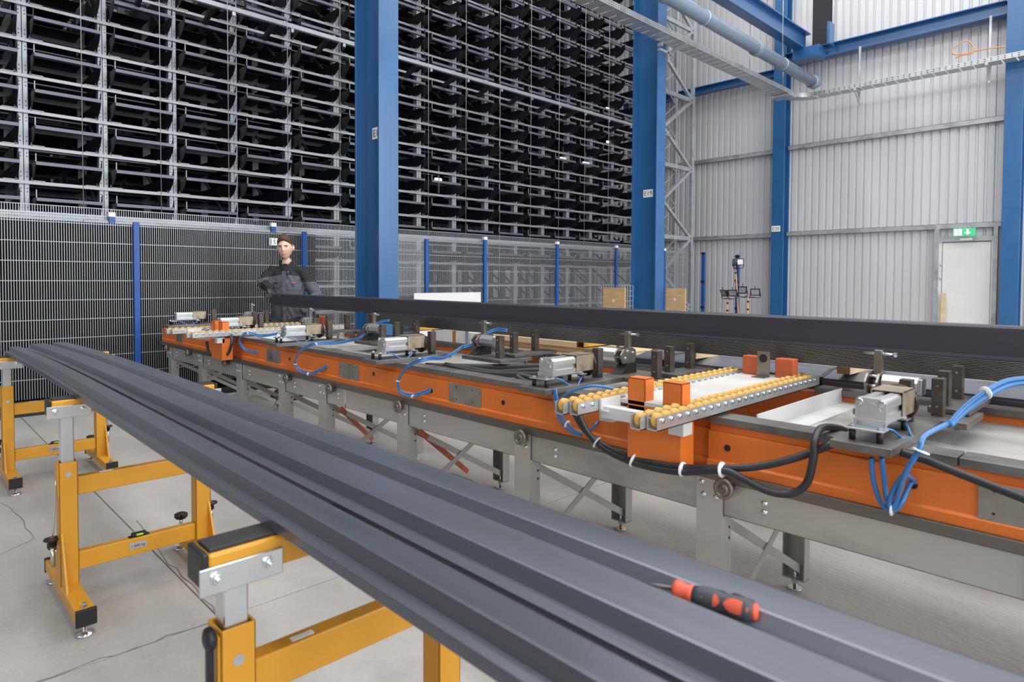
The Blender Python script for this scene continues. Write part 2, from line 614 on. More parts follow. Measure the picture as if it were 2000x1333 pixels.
# grey plastic duct pipe
t = thing('duct_pipe', 'grey plastic duct pipe ending in the air near the wall', 'pipe', (15.7, 6.0, 6.03))
B().cyl((5.5, 6.0, 6.2), (15.7, 6.0, 6.03), .125, 24).build('pipe', 'pvc_grey', t, 0, True)
for px in (9.2, 12.6, 15.5):
    pz = 6.2 - (px - 5.5) / 10.2 * .17
    B().lathe([(0, .13), (.02, .148), (.16, .148), (.18, .13)], (px, 6, pz), (1, 0, -.0166), 24).build('coupling', 'pvc_grey', t, 0, True)
B().cyl((15.68, 6, 6.03), (15.74, 6, 6.03), .115, 24).build('end_seal', 'black_plastic', t, 0, True)
for px in (10.6, 13.9):
    pz = 6.2 - (px - 5.5) / 10.2 * .17
    B().lathe([(0, .128), (0, .134), (.03, .134), (.03, .128)], (px, 6, pz), (1, 0, 0), 24).build('pipe_clip', 'galvanized', t, 0, True)
    B().cyl((px, 6, pz + .12), (px, 6, 7.6), .006, 6).build('hanger_rod', 'galvanized', t, 0, True)
B().bar((5.5, 6.17, 6.35), (15.6, 6.17, 6.19), .05, .05).build('carrier_rail', 'black_plastic', t, 0, True)

# ------------------------------------------------------------------ cable tray: straight, bend, straight
ZT = 5.80
t = thing('cable_tray', 'galvanized cable tray turning the corner under the duct pipe', 'cable tray', (15.6, 6.5, ZT))
ya, yb, xa, xb = 6.42, 6.74, 15.92, 16.24
r0 = .3                       # bend centre (xa - r0, ya - r0)
cx, cy_ = xa - r0, ya - r0
B().box(3.6, cx, ya, ya + .006, ZT, ZT + .10).build('side_rail', 'galvanized', t, 0, True)
B().box(3.6, cx, yb - .006, yb, ZT, ZT + .10).build('side_rail', 'galvanized', t, 0, True)
B().box(xa, xa + .006, .6, cy_, ZT, ZT + .10).build('side_rail', 'galvanized', t, 0, True)
B().box(xb - .006, xb, .6, cy_, ZT, ZT + .10).build('side_rail', 'galvanized', t, 0, True)
for rr in (r0, r0 + .32):
    m = B()
    for k in range(10):
        a0, a1 = math.pi / 2 * k / 10, math.pi / 2 * (k + 1) / 10
        p = [(cx + rr * math.cos(a), cy_ + rr * math.sin(a)) for a in (a0, a1)]
        m.bar((p[0][0], p[0][1], ZT + .05), (p[1][0], p[1][1], ZT + .05), .006, .10)
    m.build('bend_rail', 'galvanized', t, 0, True)
m = B()
vs, fs = [], []
for k in range(11):
    a = math.pi / 2 * k / 10
    for rr in (r0, r0 + .32):
        vs.append((cx + rr * math.cos(a), cy_ + rr * math.sin(a), ZT + .002))
for k in range(10):
    fs.append((2 * k, 2 * k + 1, 2 * k + 3, 2 * k + 2))
m.add(vs, fs).build('bend_floor', 'galvanized', t, 0, True)
rung_x = B().box(-.105, .105, -.155, .155, 0, .004).mesh('rung', 'galvanized')
rung_y = B().box(-.155, .155, -.105, .105, 0, .004).mesh('rung', 'galvanized')
x = 3.75
while x < cx - .1:
    link('rung', rung_x, t, 0, True, (x, (ya + yb) / 2, ZT))
    x += .235
y = .75
while y < cy_ - .1:
    link('rung', rung_y, t, 0, True, ((xa + xb) / 2, y, ZT))
    y += .235
hole_me = B().box(-.014, .014, -.0008, .0008, -.005, .005).mesh('perforation', 'label_ink')
m = B()
x = 8.2
while x < cx:
    for dz in (.03, .07):
        m.box(x, x + .022, ya - .0012, ya, ZT + dz - .005, ZT + dz + .005)
    x += .062
h = m.build('perforations', 'label_ink', t, 0, True)
h['kind'] = 'stuff'
m = B()
y = .9
while y < cy_:
    for dz in (.03, .07):
        m.box(xa - .0012, xa, y, y + .03, ZT + dz - .007, ZT + dz + .007)
    y += .11
h = m.build('perforations', 'label_ink', t, 0, True)
h['kind'] = 'stuff'
# bracket at E19 and hangers
m = B().box(10.36, 10.42, 6.72, 6.80, ZT - .06, ZT).box(10.36, 10.80, 6.74, 6.80, ZT - .14, ZT - .10).box(10.62, 10.66, 6.74, 6.80, ZT - .3, ZT + .05)
m.bar((10.7, 6.78, ZT - .12), (10.75, 6.42, ZT - .01), .05, .05)
m.build('bracket', 'galvanized', t, 0, True)
for yy in (5.2, 2.75):
    B().box(16.2, 16.25, yy - .02, yy + .02, ZT - .35, zb0).build('hanger_channel', 'galvanized', t, 0, True)
    B().box(xa - .02, 16.25, yy - .025, yy + .025, ZT - .05, ZT).bar((xa, yy, ZT - .04), (16.22, yy, ZT - .28), .02, .05).build('bracket', 'galvanized', t, 0, True)
for xx in (13.6, 15.3):
    B().cyl((xx, ya + .16, ZT), (xx, ya + .16, 7.0), .008, 6).build('hanger_rod', 'galvanized', t, 0, True)
B().box(15.2, 15.5, 6.35, 6.8, ZT - .07, ZT - .01).build('bracket', 'galvanized', t, 0, True)
# loose cable loop on the tray
c0 = atx(1885, 98, 16.05)
pts = [atx(u, v, 16.05) for u, v in ((1866, 113), (1878, 108), (1898, 104), (1902, 95), (1896, 84), (1885, 80), (1870, 88), (1860, 98), (1863, 106), (1885, 105), (1905, 100), (1930, 95), (1962, 91))]
tag(B().tube(pts, .014, 6, 5).build('cable_loop', 'cable_tan'), 'tan cable loop lying on the cable tray by the right column', 'cable')

# ------------------------------------------------------------------ door, exit sign
DX = 16.60
d0, d1 = atx(1842, 475, DX), atx(1936, 472, DX)
door = struct(B().box(DX - .02, DX + .03, d1.y, d0.y, .02, d0.z).build('door_1', 'white_panel', bevel=.004), 'bright white exit door under the green sign', 'door')
B().box(DX - .03, DX + .04, d0.y + .01, d0.y + .07, 0, d0.z + .06).build('door_frame', 'white_paint', door)
B().box(DX - .03, DX + .04, d1.y - .05, d1.y - .01, 0, d0.z + .06).build('door_frame', 'white_paint', door)
B().box(DX - .05, DX + .05, d1.y - .05, d0.y + .07, d0.z + .02, d0.z + .12).build('door_header', 'galvanized', door)
for hy, hz in ((d0.y + .02, 1.75), (d0.y + .02, 1.45)):
    B().cyl((DX - .045, hy, hz), (DX - .045, hy, hz + .06), .01, 8).build('hinge', 'zinc', door)
B().box(DX - .055, DX - .05, (d0.y + d1.y) / 2 - .11, (d0.y + d1.y) / 2 + .11, d0.z + .045, d0.z + .085).build('name_plate', 'label_white', door)
for n, (u0, u1) in enumerate(((1824, 1833), (1939, 1948))):
    a, b = atx(u0, 500, DX - .06).y, atx(u1, 500, DX - .06).y
    trim('trim_%d' % (7 + n), B().box(DX - .06, DX + .02, b, a, 0, zg1 - .05), 'galvanized', ['grey steel post left of the exit door', 'grey steel post right of the exit door'][n])
s0, s1 = atx(1861, 462, 16.3), atx(1905, 445, 16.3)
t = thing('exit_sign', 'green emergency exit sign with white arrow above the door', 'sign', (16.3, (s0.y + s1.y) / 2, s0.z))
B().box(16.30, 16.36, s1.y, s0.y, s0.z, s1.z).build('housing', 'sign_green', t, .004, True)
w, hgt = s0.y - s1.y, s1.z - s0.z
B().box(16.298, 16.30, s0.y - .41 * w, s0.y - .05 * w, s0.z + .08 * hgt, s1.z - .08 * hgt).build('pictogram_field', 'sign_white', t, 0, True)
# running figure
fy, fz = s0.y - .24 * w, s0.z + .5 * hgt
m = B()
for a, b, ww in (((-.01, .12), (.03, -.05), .05), ((.0, .10), (-.10, .04), .025), ((.0, .10), (.10, .10), .025), ((.03, -.05), (-.08, -.14), .03), ((.03, -.05), (.10, -.2), .03), ((-.08, -.14), (-.02, -.24), .028)):
    k = hgt / .55
    m.bar((16.297, fy - a[0] * k, fz + a[1] * k), (16.297, fy - b[0] * k, fz + b[1] * k), ww * k * .8, .002, (1, 0, 0))
m.cyl((16.298, fy + .03 * hgt / .55, fz + .2 * hgt / .55), (16.296, fy + .03 * hgt / .55, fz + .2 * hgt / .55), .035 * hgt / .55, 10)
m.build('running_figure', 'sign_green', t, 0, True)
ay = s0.y - .66 * w
m = B().box(16.297, 16.299, ay - .05 * w, ay + .05 * w, fz - .02, s1.z - .12 * hgt)
m.prism([(ay - .16 * w, fz), (ay, s0.z + .12 * hgt), (ay + .16 * w, fz)], 'x', 16.297, 16.299)
m.build('arrow', 'sign_white', t, 0, True)
m = B()
for q in (.25, .5, .75):
    m.cyl((16.33, s1.y + q * w, s1.z), (16.5, s1.y + .5 * w, s1.z + .12), .004, 5)
m.build('suspension_wire', 'galvanized', t, 0, True)
B().box(16.34, WX - .095, (s0.y + s1.y) / 2 - .02, (s0.y + s1.y) / 2 + .02, s1.z - .02, s1.z + .012).build('wall_bracket', 'galvanized', t, 0, True)
p0, p1 = atx(1839, 573, 16.5), atx(1847, 573, 16.5)
tag(B().box(16.46, 16.52, p1.y, p0.y, 0, p0.z).build('wood_plank', 'timber'), 'narrow wooden plank standing against the white door', 'plank')

# ================================================================== STORAGE RACK
RY, PX, PZ = 9.5, .8135, .4155
X0, Z0 = 1.223, 2.535
cols = list(range(-2, 16))
levels = list(range(-5, 17))
RX0, RX1 = X0 + PX * cols[0], X0 + PX * cols[-1]
rack = thing('storage_rack', 'tall galvanized long-goods storage rack filling the back', 'rack', ((RX0 + RX1) / 2, RY + 2.5, 0))
up_m = B()
up_m.box(-.05, -.004, 0, .03, 0, 9.6).box(.004, .05, 0, .03, 0, 9.6).box(-.05, -.044, 0, .10, 0, 9.6).box(.044, .05, 0, .10, 0, 9.6)
up_me = up_m.mesh('upright', 'rack_steel')
hm = B()
for k in range(levels[0], levels[-1]):
    zz = Z0 + PZ * k
    for dz in (-.11, -.07, .07, .12):
        for sx in (-.03, .03):
            hm.box(sx - .006, sx + .006, -.0012, 0, zz + dz - .006, zz + dz + .006)
hole_me = hm.mesh('bolt_holes', 'label_ink')
rail_me = B().box(RX0 - .4 - X0, RX1 + .3 - X0, -.02, -.014, -.020, .02).box(RX0 - .4 - X0, RX1 + .3 - X0, -.02, .05, .014, .02).box(RX0 - .4 - X0, RX1 + .3 - X0, -.032, -.014, -.020, -.014).mesh('rail', 'rack_steel')
brk_me = B().box(.06, .20, -.03, .02, .02, .028).box(.07, .085, -.03, -.015, .02, .055).box(-.20, -.06, -.03, .02, .02, .028).box(-.085, -.07, -.03, -.015, .02, .055).mesh('rail_bracket', 'rack_steel')


def ztop(x):
    return 4.35 + (x - 1.0) * .302 + .55


for i in cols:
    x = X0 + PX * i
    o = link('upright', up_me, rack, 0, True, (x, RY, 0))
    if -1 <= i <= 6:
        h = link('bolt_holes', hole_me, o)
        h.location = (0, 0, 0)
        h['kind'] = 'stuff'
for k in levels:
    link('rail', rail_me, rack, 0, True, (X0, RY, Z0 + PZ * k))
m = B()
for i in cols:
    for k in levels:
        x, z = X0 + PX * i, Z0 + PZ * k
        if z < ztop(x):
            for sx in (-1, 1):
                m.box(x + sx * .13 - .07, x + sx * .13 + .07, RY - .03, RY + .02, z + .02, z + .028)
                m.box(x + sx * .075 - .008, x + sx * .075 + .008, RY - .03, RY - .015, z + .02, z + .058)
o = m.build('rail_brackets', 'rack_steel', rack, 0, True)
o['kind'] = 'stuff'
# deeper frames of the rack: uprights and rails per row
for yy, mt in ((10.7, 'rack_shaded'), (12.0, 'rack_shaded'), (13.4, 'rack_shaded'), (15.0, 'rack_shaded')):
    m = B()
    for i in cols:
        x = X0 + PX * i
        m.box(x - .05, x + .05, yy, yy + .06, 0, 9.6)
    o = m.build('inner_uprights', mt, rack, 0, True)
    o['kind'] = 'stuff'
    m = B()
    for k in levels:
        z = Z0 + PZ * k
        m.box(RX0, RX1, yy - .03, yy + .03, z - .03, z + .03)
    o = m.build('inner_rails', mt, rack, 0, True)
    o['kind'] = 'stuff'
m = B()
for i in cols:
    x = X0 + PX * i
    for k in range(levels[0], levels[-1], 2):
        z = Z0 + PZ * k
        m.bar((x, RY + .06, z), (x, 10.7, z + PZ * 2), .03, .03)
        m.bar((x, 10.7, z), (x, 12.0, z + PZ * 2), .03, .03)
o = m.build('diagonal_braces', 'rack_shaded', rack, 0, True)
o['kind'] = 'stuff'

# cassettes
wl = B().prism([(.04, .03), (-.07, .035), (-.16, .065), (-.235, .12), (-.28, .19), (-.285, .31), (-.275, .31), (-.22, .225), (.3, .225), (3.8, .225), (3.8, .03)], 'x', -.004, .004).mesh('side_wall', 'cassette')
fb = B().box(-.33, .33, -.295, -.25, .18, .218).mesh('front_bar', 'cassette_bar')
bb = B().box(-.33, .33, .45, .52, .03, .045)
pan = B().box(-.33, .33, .75, 3.8, .03, .036).mesh('light_block_pan', 'cassette')  # pan added to block light so the rack interior stays dark
bb = bb.mesh('cross_bar', 'rack_shaded')
lip = B().box(-.0045, .0045, -.289, -.283, .218, .31).mesh('edge_lip', 'rack_steel')
nlev = 0
for i in cols[:-1]:
    xc = X0 + PX * (i + .5)
    for k in levels:
        z = Z0 + PZ * k
        if z < 1.6 or z > ztop(xc):
            continue
        lv = k + 3
        if i <= 4:
            where = 'in %s bay left of column E18' % ORD[max(0, 4 - i)]
        else:
            where = 'in %s bay right of column E18' % ORD[min(19, i - 5)]
        c = thing('storage_cassette', 'empty black cassette %s, %s row from bottom' % (where, ORD[max(0, lv)]), 'cassette', (xc, RY, z), 'black cassettes in the storage rack')
        for sx in (-.33, .33):
            w_ = link('side_wall', wl, c)
            w_.location = (sx, 0, 0)
        link('front_bar', fb, c)
        link('cross_bar', bb, c)
        link('light_block_pan', pan, c)
        if z < ztop(xc) - 1.2:
            l_ = link('edge_lip', lip, c)
            l_.location = (-.33, 0, 0)

# front rail of the crane aisle with arms, and the hanging steel wires
t = thing('guide_rail', 'bright galvanized guide rail crossing in front of the storage rack', 'rail', (6, 8.8, 4.97))
B().box(-.5, 14.0, 8.77, 8.83, 4.94, 5.0).build('rail', 'rack_steel', t, .004, True)
arm = B().bar((0, 8.83, 4.95), (.05, 9.45, 4.80), .05, .07)
arm_me = arm.mesh('support_arm', 'cassette')
for i in range(0, 15):
    link('support_arm', arm_me, t, 0, True, (X0 + PX * i + .3, 0, 0))
clip_me = B().box(-.02, .02, -.02, .02, -.05, 0).mesh('rail_clip', 'zinc')
for i in range(0, 15):
    link('rail_clip', clip_me, t, 0, True, (X0 + PX * i + .55, 8.8, 4.94))
for i in range(0, 13):
    x = 1.665 + PX * i
    w_ = B().cyl((0, 0, 1.2), (0, 0, 9.5), .0045, 5).build('steel_wire', 'mesh_wire')
    w_.location = (x, 8.72, 0)
    side = 'left of column E18' if i < 5 else 'right of column E18'
    idx = 4 - i if i < 5 else i - 5
    tag(w_, 'thin vertical steel wire before the rack, %s %s' % (ORD[idx], side), 'wire', 'vertical wires in front of the rack')
# hall lamps burning deep behind the rack
for n, (u, v, yy, lab) in enumerate(((855, 351, 9.58, 'pair of small lamps glowing low behind the rack'), (1098, 310, 9.58, 'left small white lamp glowing deep inside the rack'),
                                     (1115, 289, 9.58, 'upper left small lamp glowing inside the rack'), (1142, 319, 9.58, 'lowest small white lamp glowing inside the rack'),
                                     (1158, 300, 9.58, 'brightest small lamp glowing inside the rack'), (1188, 278, 9.58, 'right small lamp glowing inside the rack'),
                                     (1187, 213, 9.58, 'highest small lamp glowing inside the rack'))):
    p = aty(u, v, yy)
    t = thing('hall_lamp', lab, 'lamp', p, 'lamps behind the rack')
    B().box(-.07, .07, -.03, .0, -.022, .022).build('lens', 'led_glow', t)
    B().box(-.08, .08, .0, .03, -.03, .03).build('housing', 'rack_shaded', t)
    B().box(-.012, .012, -.035, .0, -.25, .25).build('mounting_bar', 'rack_shaded', t)

# lattice mast at the end of the rack
LY = 9.0
t = thing('lattice_mast', 'galvanized lattice mast between column E19 and the wall', 'mast', (14.8, LY, 0))
xr, xl = aty(1351, 330, LY).x, 13.95
for xx, yy in ((xl, LY), (xr, LY), (xl, LY + .5), (xr, LY + .5)):
    B().box(xx - .05, xx + .05, yy - .04, yy + .04, 0, 9.8).build('mast_post', 'galvanized', t, 0, True)
zv = [aty(1352, v, LY).z for v in (467, 333, 192)]
st = zv[1] - zv[0]
zz = zv[0] - 2 * st
while zz < 9:
    B().bar((xr - .03, LY, zz), (xl + .03, LY, zz + st / 2), .07, .07).build('diagonal', 'galvanized', t, 0, True)
    B().bar((xl + .03, LY, zz + st / 2), (xr - .03, LY, zz + st), .07, .07).build('diagonal', 'galvanized', t, 0, True)
    B().bar((xl, LY, zz), (xr, LY, zz), .06, .1).build('cross_bar', 'galvanized', t, 0, True)
    for q in range(4):
        a, b = zz + st * q / 4, zz + st * (q + 1) / 4
        xs = (xr, xr - .65) if q % 2 == 0 else (xr - .65, xr)
        B().bar((xs[0], LY + .5, a), (xs[1], LY + .5, b), .025, .025).build('thin_brace', 'galvanized', t, 0, True)
    zz += st

# ================================================================== MESH FENCES
def fence(name, label, y, x0, x1, z0, z1, posts, pz, wires_z, band=None, pw=.06, pitch=.0226):
    t = thing(name, label, 'fence', ((x0 + x1) / 2, y, 0))
    for p in posts:
        o = B().box(-pw / 2, pw / 2, -.05, -.008, 0, pz).build('post', 'blue_post', t, .003, True, (p, y, 0))
        if name.startswith('rear'):
            B().box(-pw / 2 - .004, pw / 2 + .004, -.055, .0, pz, pz + .05).build('post_cap', 'label_white', o)
    edges = [x0] + [p for p in posts if x0 < p < x1] + [x1]
    for a, b in zip(edges[:-1], edges[1:]):
        m = B()
        x = a + .012
        while x < b:
            m.add([(x - .0025, y - .003, z0), (x + .0025, y - .003, z0), (x, y + .002, z0), (x - .0025, y - .003, z1), (x + .0025, y - .003, z1), (x, y + .002, z1)],
                  [(0, 1, 4, 3), (1, 2, 5, 4), (2, 0, 3, 5)])
            x += pitch
        o = m.build('vertical_wires', 'mesh_wire', t, 0, True)
        o['kind'] = 'stuff'
        for z in wires_z:
            B().bar((a, y - .006, z), (b, y - .006, z), .006, .006).build('horizontal_wire', 'mesh_wire', t, 0, True)
    return t


wz = [.35 + .204 * k for k in range(8)]
fence('front_fence', 'silver wire mesh fence with blue posts directly behind the worker', 8.20, .0, 6.12, .16, 2.02, [.02, 2.06, 4.07, 6.10], 2.04, [z + .0 for z in (.36, .565, .77, .97, 1.175, 1.38, 1.585, 1.79, 1.995)])
t = fence('rear_fence', 'taller silver mesh fence continuing right past column E18', 8.42, .0, 14.2, .1, 2.19, [-.0, 1.87, 3.74, 5.61, 7.52, 9.40, 11.30, 13.17], 2.10, [.3, .55, .8, 1.05, 1.3, 1.55, 1.8, 1.97, 2.10, 2.185], pitch=.0232)
o = B().box(0, 14.2, 8.46, 8.50, 2.065, 2.115).build('top_rail', 'mesh_wire', t, 0, True)
o['label'] = 'pale horizontal rail along the fence top'
tag(B().box(.0, 4.30, 8.30, 8.31, .02, 2.02).build('dark_screen', 'black_screen'), 'black screen sheet hung behind the front mesh fence', 'screen')
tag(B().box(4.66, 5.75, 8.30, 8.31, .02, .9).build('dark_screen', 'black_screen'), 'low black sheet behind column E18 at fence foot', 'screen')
trim('trim_9', B().box(.0, 14.2, 8.1, 8.5, 0, .05), 'wall_dark', 'dark kerb under the mesh fences')
# escape sign on the fence beside the worker's head
p0, p1 = aty(526, 465, 8.17), aty(546, 480, 8.17)
t = thing('escape_sign', 'small green escape-route sign on the fence beside the head', 'sign', (p0.x, 8.17, p1.z))
B().box(p0.x, p1.x, 8.168, 8.172, p1.z, p0.z).build('board', 'label_white', t, 0, True)
cxm, czm, hh = (p0.x + p1.x) / 2, (p0.z + p1.z) / 2, p0.z - p1.z
m = B().box(p0.x + .012, p0.x + .026, 8.166, 8.168, p1.z + .006, p0.z - .006)
for a, b, ww in (((-.05, .22), (.03, -.1), .1), ((-.02, .2), (-.25, .1), .05), ((0, .2), (.25, .15), .05), ((.03, -.1), (-.2, -.3), .06), ((.03, -.1), (.22, -.38), .06)):
    m.bar((cxm + a[0] * hh, 8.167, czm + a[1] * hh), (cxm + b[0] * hh, 8.167, czm + b[1] * hh), ww * hh, .002, (0, 1, 0))
m.cyl((cxm, 8.168, czm + .34 * hh), (cxm, 8.165, czm + .34 * hh), .07 * hh, 8)
m.build('running_figure', 'sign_green_flat', t, 0, True)
# fence posts near the corrugated wall
for n, (u, v) in enumerate(((1374, 493), (1441, 498))):
    p = atx(u, v, 15.0)
    o = tag(B().box(-.035, .035, -.035, .035, 0, p.z).build('fence_post', 'blue_post', loc=(15.0, p.y, 0)), ['slim blue fence post left of the work lights', 'slim blue fence post behind the tall work light'][n], 'post', 'slim blue posts by the wall')
    for zz in (.7, 1.35, p.z - .06):
        B().box(-.045, .0, -.045, .045, zz, zz + .05).build('clamp', 'black_plastic', o)

# ================================================================== WORK TABLE: steel support frame
TY0, TY1 = -1.2, 7.62
fr = thing('support_frame', 'galvanized steel table frame with legs, rollers and diagonal braces', 'frame', (2.6, 3.2, 0))


def cbeam(x0, sgn, y0, y1):
    m = B()
    xs = sorted((x0, x0 + sgn * .005))
    m.box(xs[0], xs[1], y0, y1, .555, .68)
    xs = sorted((x0, x0 + sgn * .05))
    m.box(xs[0], xs[1], y0, y1, .555, .560).box(xs[0], xs[1], y0, y1, .675, .68)
    return m


cbeam(2.2, 1, TY0, 3.842).build('side_beam', 'steel_frame', fr, .002, True)
cbeam(2.2, 1, 3.856, TY1).build('side_beam', 'steel_frame', fr, .002, True)
cbeam(3.03, -1, TY0, TY1).build('side_beam', 'steel_frame', fr, .002, True)
LEGY = [.20, 1.19, 2.17, 3.17, 4.14, 4.78, 5.61, 6.55, 7.47]
fl = B().box(-.012, -.006, -.052, .052, .05, .69).box(-.006, .06, -.052, -.047, .05, .55).box(-.006, .06, .047, .052, .05, .55).mesh('front_leg', 'steel_frame')
rl = B().box(.0, .005, -.05, .05, .05, .55).box(-.055, .0, -.05, -.045, .05, .55).box(-.055, .0, .045, .05, .05, .55).box(-.055, 0, -.05, .05, .05, .056).mesh('rear_leg', 'steel_frame')
bolt_me = B().lathe([(0, .0115), (.002, .0115), (.0021, .009), (.008, .008), (.010, .004)], (0, 0, 0), (-1, 0, 0), 10).mesh('bolt', 'zinc')
spindle = B().cyl((0, 0, 0), (0, 0, .006), .03, 14).cyl((0, 0, .006), (0, 0, .1), .009, 8).lathe([(0, .016), (.014, .016)], (0, 0, .03), (0, 0, 1), 6, False).mesh('foot_spindle', 'zinc')
holes_me = B().cyl((.045, -.0526, .5), (.045, -.052, .5), .006, 8).cyl((.045, -.0526, .46), (.045, -.052, .46), .006, 8).mesh('bolt_hole', 'label_ink')
for y in LEGY:
    o = link('front_leg', fl, fr, 0, True, (2.2, y, 0))
    h = link('bolt_hole', holes_me, o)
    h['kind'] = 'stuff'
    link('rear_leg', rl, fr, 0, True, (3.02, y, 0))
    link('foot_spindle', spindle, fr, 0, True, (2.225, y, 0))
    link('foot_spindle', spindle, fr, 0, True, (2.99, y, 0))
    for dy, dz in ((-.028, .62), (.022, .62), (.03, .665)):
        link('bolt', bolt_me, fr, 0, True, (2.188, y + dy, dz))
    for dz in (.638, .607):
        link('bolt', bolt_me, fr, 0, True, (2.2, y - .205, dz))
    B().bar((2.25, y - .03, .52), (2.98, y - .03, .10), .035, .004, (0, 1, 0)).build('brace', 'steel_frame', fr, 0, True)
    B().bar((2.25, y - .036, .10), (2.98, y - .036, .52), .035, .004, (0, 1, 0)).build('brace', 'steel_frame', fr, 0, True)
for a, b in (((2.25, 4.0, .526), (2.96, 4.72, .05)), ((2.25, 3.08, .523), (2.98, 3.5, .04)), ((2.27, 4.93, .54), (2.8, 6.3, .12))):
    B().bar(a, b, .035, .005, (0, 1, 0)).build('copper_brace', 'copper_paint', fr, 0, True)
rol = B().lathe([(0, .012), (0, .017), (.004, .017), (.004, .026), (.0, .0268), (.002, .037), (.014, .037), (.018, .024), (.09, .024), (.09, .01)], (0, 0, 0), (1, 0, 0), 28)
rol_me = rol.mesh('roller', 'clamp_steel')
hub_me = B().cyl((-.006, 0, 0), (.006, 0, 0), .013, 12).lathe([(0, .012), (.004, .012)], (-.006, 0, 0), (-1, 0, 0), 6, False).mesh('roller_hub', 'dark_rail')
for y in (.12, 1.118, 2.154, 3.173, 3.989, 4.645, 5.86, 6.829, 7.5):
    o = link('roller', rol_me, fr, 0, True, (2.15, y, .668))
    link('roller_hub', hub_me, o)

# ------------------------------------------------------------------ orange machine bed
bed = thing('machine_bed', 'long orange machine bed with dark steel edge strips', 'machine', (2.7, 3.2, .68))
YE = 7.76
B().box(2.185, 2.27, TY0, YE, .682, .718).build('base_rail', 'dark_rail', bed, .003, True)
B().box(3.17, 3.25, TY0, YE, .682, .718).build('base_rail', 'dark_rail', bed, .003, True)
sec = [(2.195, .718), (2.193, .750), (2.203, .756), (2.203, .858), (2.216, .862), (2.216, .888), (2.28, .888), (2.28, .718)]
for a, b in ((TY0, 1.205), (1.47, 5.56), (5.90, YE)):
    B().prism(sec, 'y', a, b).build('side_rail', 'orange_paint', bed, .002, True)
B().prism([(p[0] + .02, p[1]) for p in sec], 'y', 1.205, 1.47).build('side_rail', 'orange_paint', bed, 0, True)
B().prism([(p[0] + .02, p[1]) for p in sec], 'y', 5.56, 5.90).build('side_rail', 'orange_paint', bed, 0, True)
B().prism([(3.25, .718), (3.17, .718), (3.15, .735), (3.15, .765), (3.17, .775), (3.17, .888), (3.25, .888)], 'y', TY0, YE).build('side_rail', 'orange_paint', bed, .002, True)
B().box(2.28, 3.17, YE - .06, YE, .718, .888).build('end_rail', 'orange_paint', bed, .002, True)
for a, b in ((TY0, -.38), (-.375, .42), (.425, 1.2), (1.60, 2.72), (2.725, 4.05), (4.055, 5.55), (6.0, 7.2)):
    B().box(2.2, 2.30, a, b, .888, .915).build('edge_strip', 'mill_plate', bed, .002, True)
for a, b in ((TY0, .3), (.305, 1.18), (1.62, 3.4), (3.405, 5.5), (6.0, 7.7)):
    B().box(3.15, 3.25, a, b, .888, .915).build('edge_strip', 'mill_plate', bed, .002, True)
for a, b in ((TY0, .2), (.205, 1.04), (1.68, 2.5), (2.505, 3.5), (3.505, 4.4), (4.405, 5.5), (6.1, 6.9), (6.905, 7.7)):
    B().box(2.28, 3.17, a, b, .835, .856).build('deck_plate', 'deck_plate', bed, .002, True)
# weld-on plates, cable holes
for (u0, v0, u1, v1) in ((878, 775, 939, 790), (663, 722, 701, 735), (521, 690, 547, 697), (345, 655, 357, 660), (1910, 990, 2040, 1020)):
    a, b = atx(u0, v0, 2.2).y, atx(u1, v1, 2.2).y
    o = B().box(2.197, 2.2035, b, a, .752, .858).build('weld_plate', 'weld_plate', bed, .001, True)
    m = B()
    for q in (.25, .75):
        for z in (.775, .838):
            m.cyl((2.1962, b + (a - b) * q, z), (2.1975, b + (a - b) * q, z), .004, 8)
    q_ = m.build('plate_hole', 'label_ink', o, 0, True)
    q_['kind'] = 'stuff'
for (u, v) in ((982, 787), (1420, 876), (729, 731), (565, 702), (842, 764), (1783, 948)):
    p = atx(u, v, 2.2)
    B().cyl((2.2015, p.y, p.z), (2.2035, p.y, p.z), .0125, 14).build('cable_hole', 'label_ink', bed, 0, True)
# cross channels (white) under the wheel tracks
for y in (1.06, 1.64, 5.535, 6.17):
    m = B().box(2.30, 3.16, y, y + .006, .858, .925).box(2.30, 3.16, y - .09, y + .006, .856, .862)
    m.build('cross_channel', 'white_paint', bed, 0, True)

# ------------------------------------------------------------------ wheel tracks and lifting boards (near and far station)
wheel_me = B().lathe([(0, .010), (0, .0225), (.0015, .024), (.0165, .024), (.018, .0225), (.018, .010)], (0, -.009, 0), (0, 1, 0), 18, False).mesh('wheel', 'wheel_yellow')
axle_me = B().cyl((0, -.024, 0), (0, .022, 0), .004, 6).lathe([(0, .0085), (.006, .0075)], (0, -.020, 0), (0, -1, 0), 8).mesh('axle_bolt', 'zinc')


def track(y_outer, x0, x1, label, dz=0):
    # two rows of wheels in U channels; y_outer is the side nearest the camera
    t = thing('wheel_track', label, 'conveyor track', (x0, y_outer, .925))
    for r in range(2):
        yc = y_outer + .021 + r * .046
        sx = -.028 if r else 0.0
        m = B().box(x0 + sx, x1, yc - .0205, yc - .0185, .925, .9715).box(x0 + sx, x1, yc + .0185, yc + .0205, .925, .9715).box(x0 + sx, x1, yc - .0205, yc + .0205, .925, .928)
        m.build('channel', 'aluminium', t, 0, True)
        x = x0 + .028 + sx
        n = 0
        while x < x1 - .015:
            w_ = link('wheel', wheel_me, t, 0, True, (x, yc, .9565))
            if r == 0:
                link('axle_bolt', axle_me, w_)
            x += .0535
    return t


